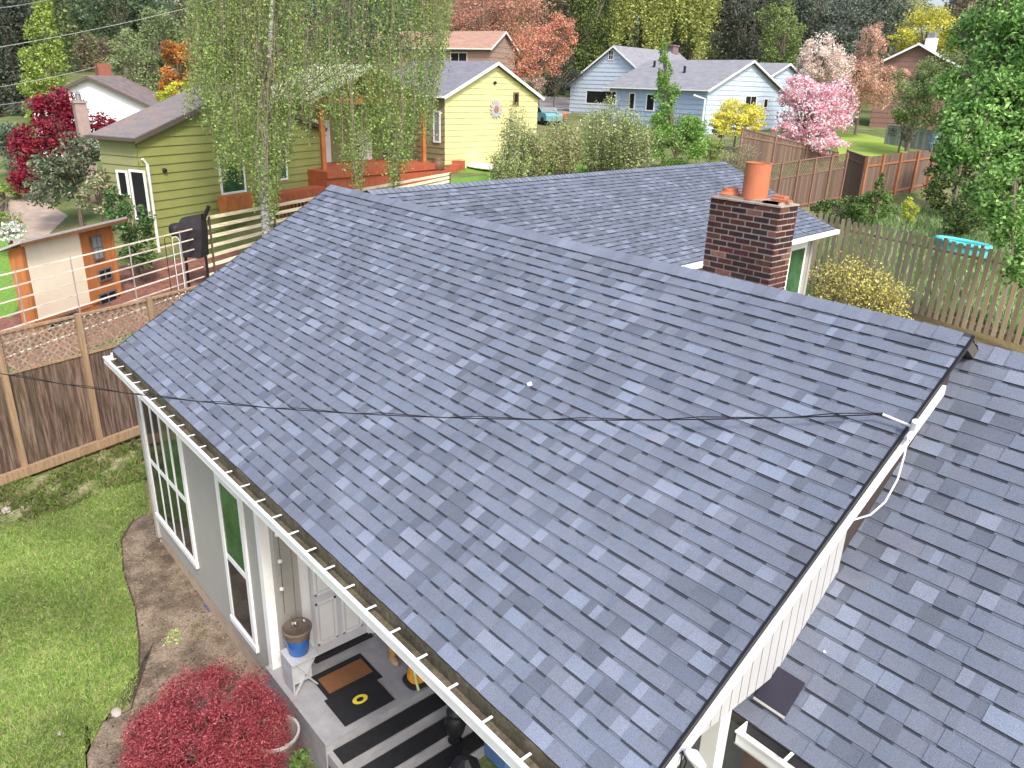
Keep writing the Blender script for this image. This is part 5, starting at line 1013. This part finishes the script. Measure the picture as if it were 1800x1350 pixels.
# ---- grass blades and weeds
def inside(pts, x, y):
    c = np.zeros(len(x), bool); n = len(pts)
    for i in range(n):
        x1, y1 = pts[i][:2]; x2, y2 = pts[(i+1) % n][:2]; k = ((y1 > y) != (y2 > y)) & (x < (x2-x1)*(y-y1)/(y2-y1+1e-12)+x1); c ^= k
    return c
def blades(name, label, outline, n, h, wd_, pal, seed=1, lean=.5, patch=None):
    rs = np.random.RandomState(seed); P = np.array([G(u, v) for u, v in outline]); lo, hi = P.min(0), P.max(0)
    x = rs.uniform(lo[0], hi[0], n*4); y = rs.uniform(lo[1], hi[1], n*4); k = inside(P, x, y); x, y = x[k][:n], y[k][:n]
    if patch:
        f = np.sin(x*patch+1)*np.sin(y*patch*1.3+2)+.6*np.sin(x*patch*2.7+y*patch*2.1); k = f+rs.normal(size=len(x))*.5 > -.1; x, y = x[k], y[k]
    m_ = len(x); z = g(x, y)+.012; b = np.stack([x, y, z], 1); a = rs.uniform(0, 6.28, m_); hh = h*(.5+rs.rand(m_)); d = np.stack([np.cos(a), np.sin(a), a*0], 1)
    l_ = rs.normal(size=(m_, 3))*lean*hh[:, None]; l_[:, 2] = hh; tip = b+l_; mid_ = b+l_*.5; mid_[:, 2] += hh*.1; q = np.stack([b-d*wd_/2, b+d*wd_/2, mid_+d*wd_*.4, tip], 1)
    tone = .85+.25*np.sin(x*1.7+.8*np.sin(y*2.3))*np.sin(y*1.1+.4); C = pick(pal, m_, rs, .25)*tone[:, None]; o = quads_np(name, q, C, leafm); o['kind'] = 'stuff'; o['label'] = label; o['category'] = 'grass'; return o
blades('lawn_grass', 'short bright green lawn grass at the lower left', LAWN, 90000, .05, .012, [(.19, .32, .06), (.27, .40, .09), (.14, .25, .045), (.34, .42, .15), (.38, .36, .2)], 1, .6)
blades('weeds', 'weedy growth along the foot of the lattice fence', [(-60, 870), (0, 852), (90, 835), (262, 768), (262, 845), (180, 868), (120, 896), (60, 915), (-60, 930)], 9000, .10, .03, [(.12, .20, .04), (.18, .24, .06), (.22, .20, .10)], 2, .8, patch=3.1)
blades('tall_grass', 'tall pale green grass behind the picket fence', [(1450, 400), (1500, 385), (1600, 375), (1720, 385), (1900, 420), (1900, 640), (1800, 600), (1600, 540), (1440, 500)], 26000, .42, .06, [(.24, .38, .12), (.34, .46, .20), (.18, .30, .09), (.42, .50, .30)], 3, .35)
blades('bed_debris', 'dry leaves and twigs scattered over the bare bed', BED, 1500, .025, .035, [(.12, .07, .045), (.30, .20, .12), (.08, .055, .04), (.4, .33, .25)], 4, 1.6)
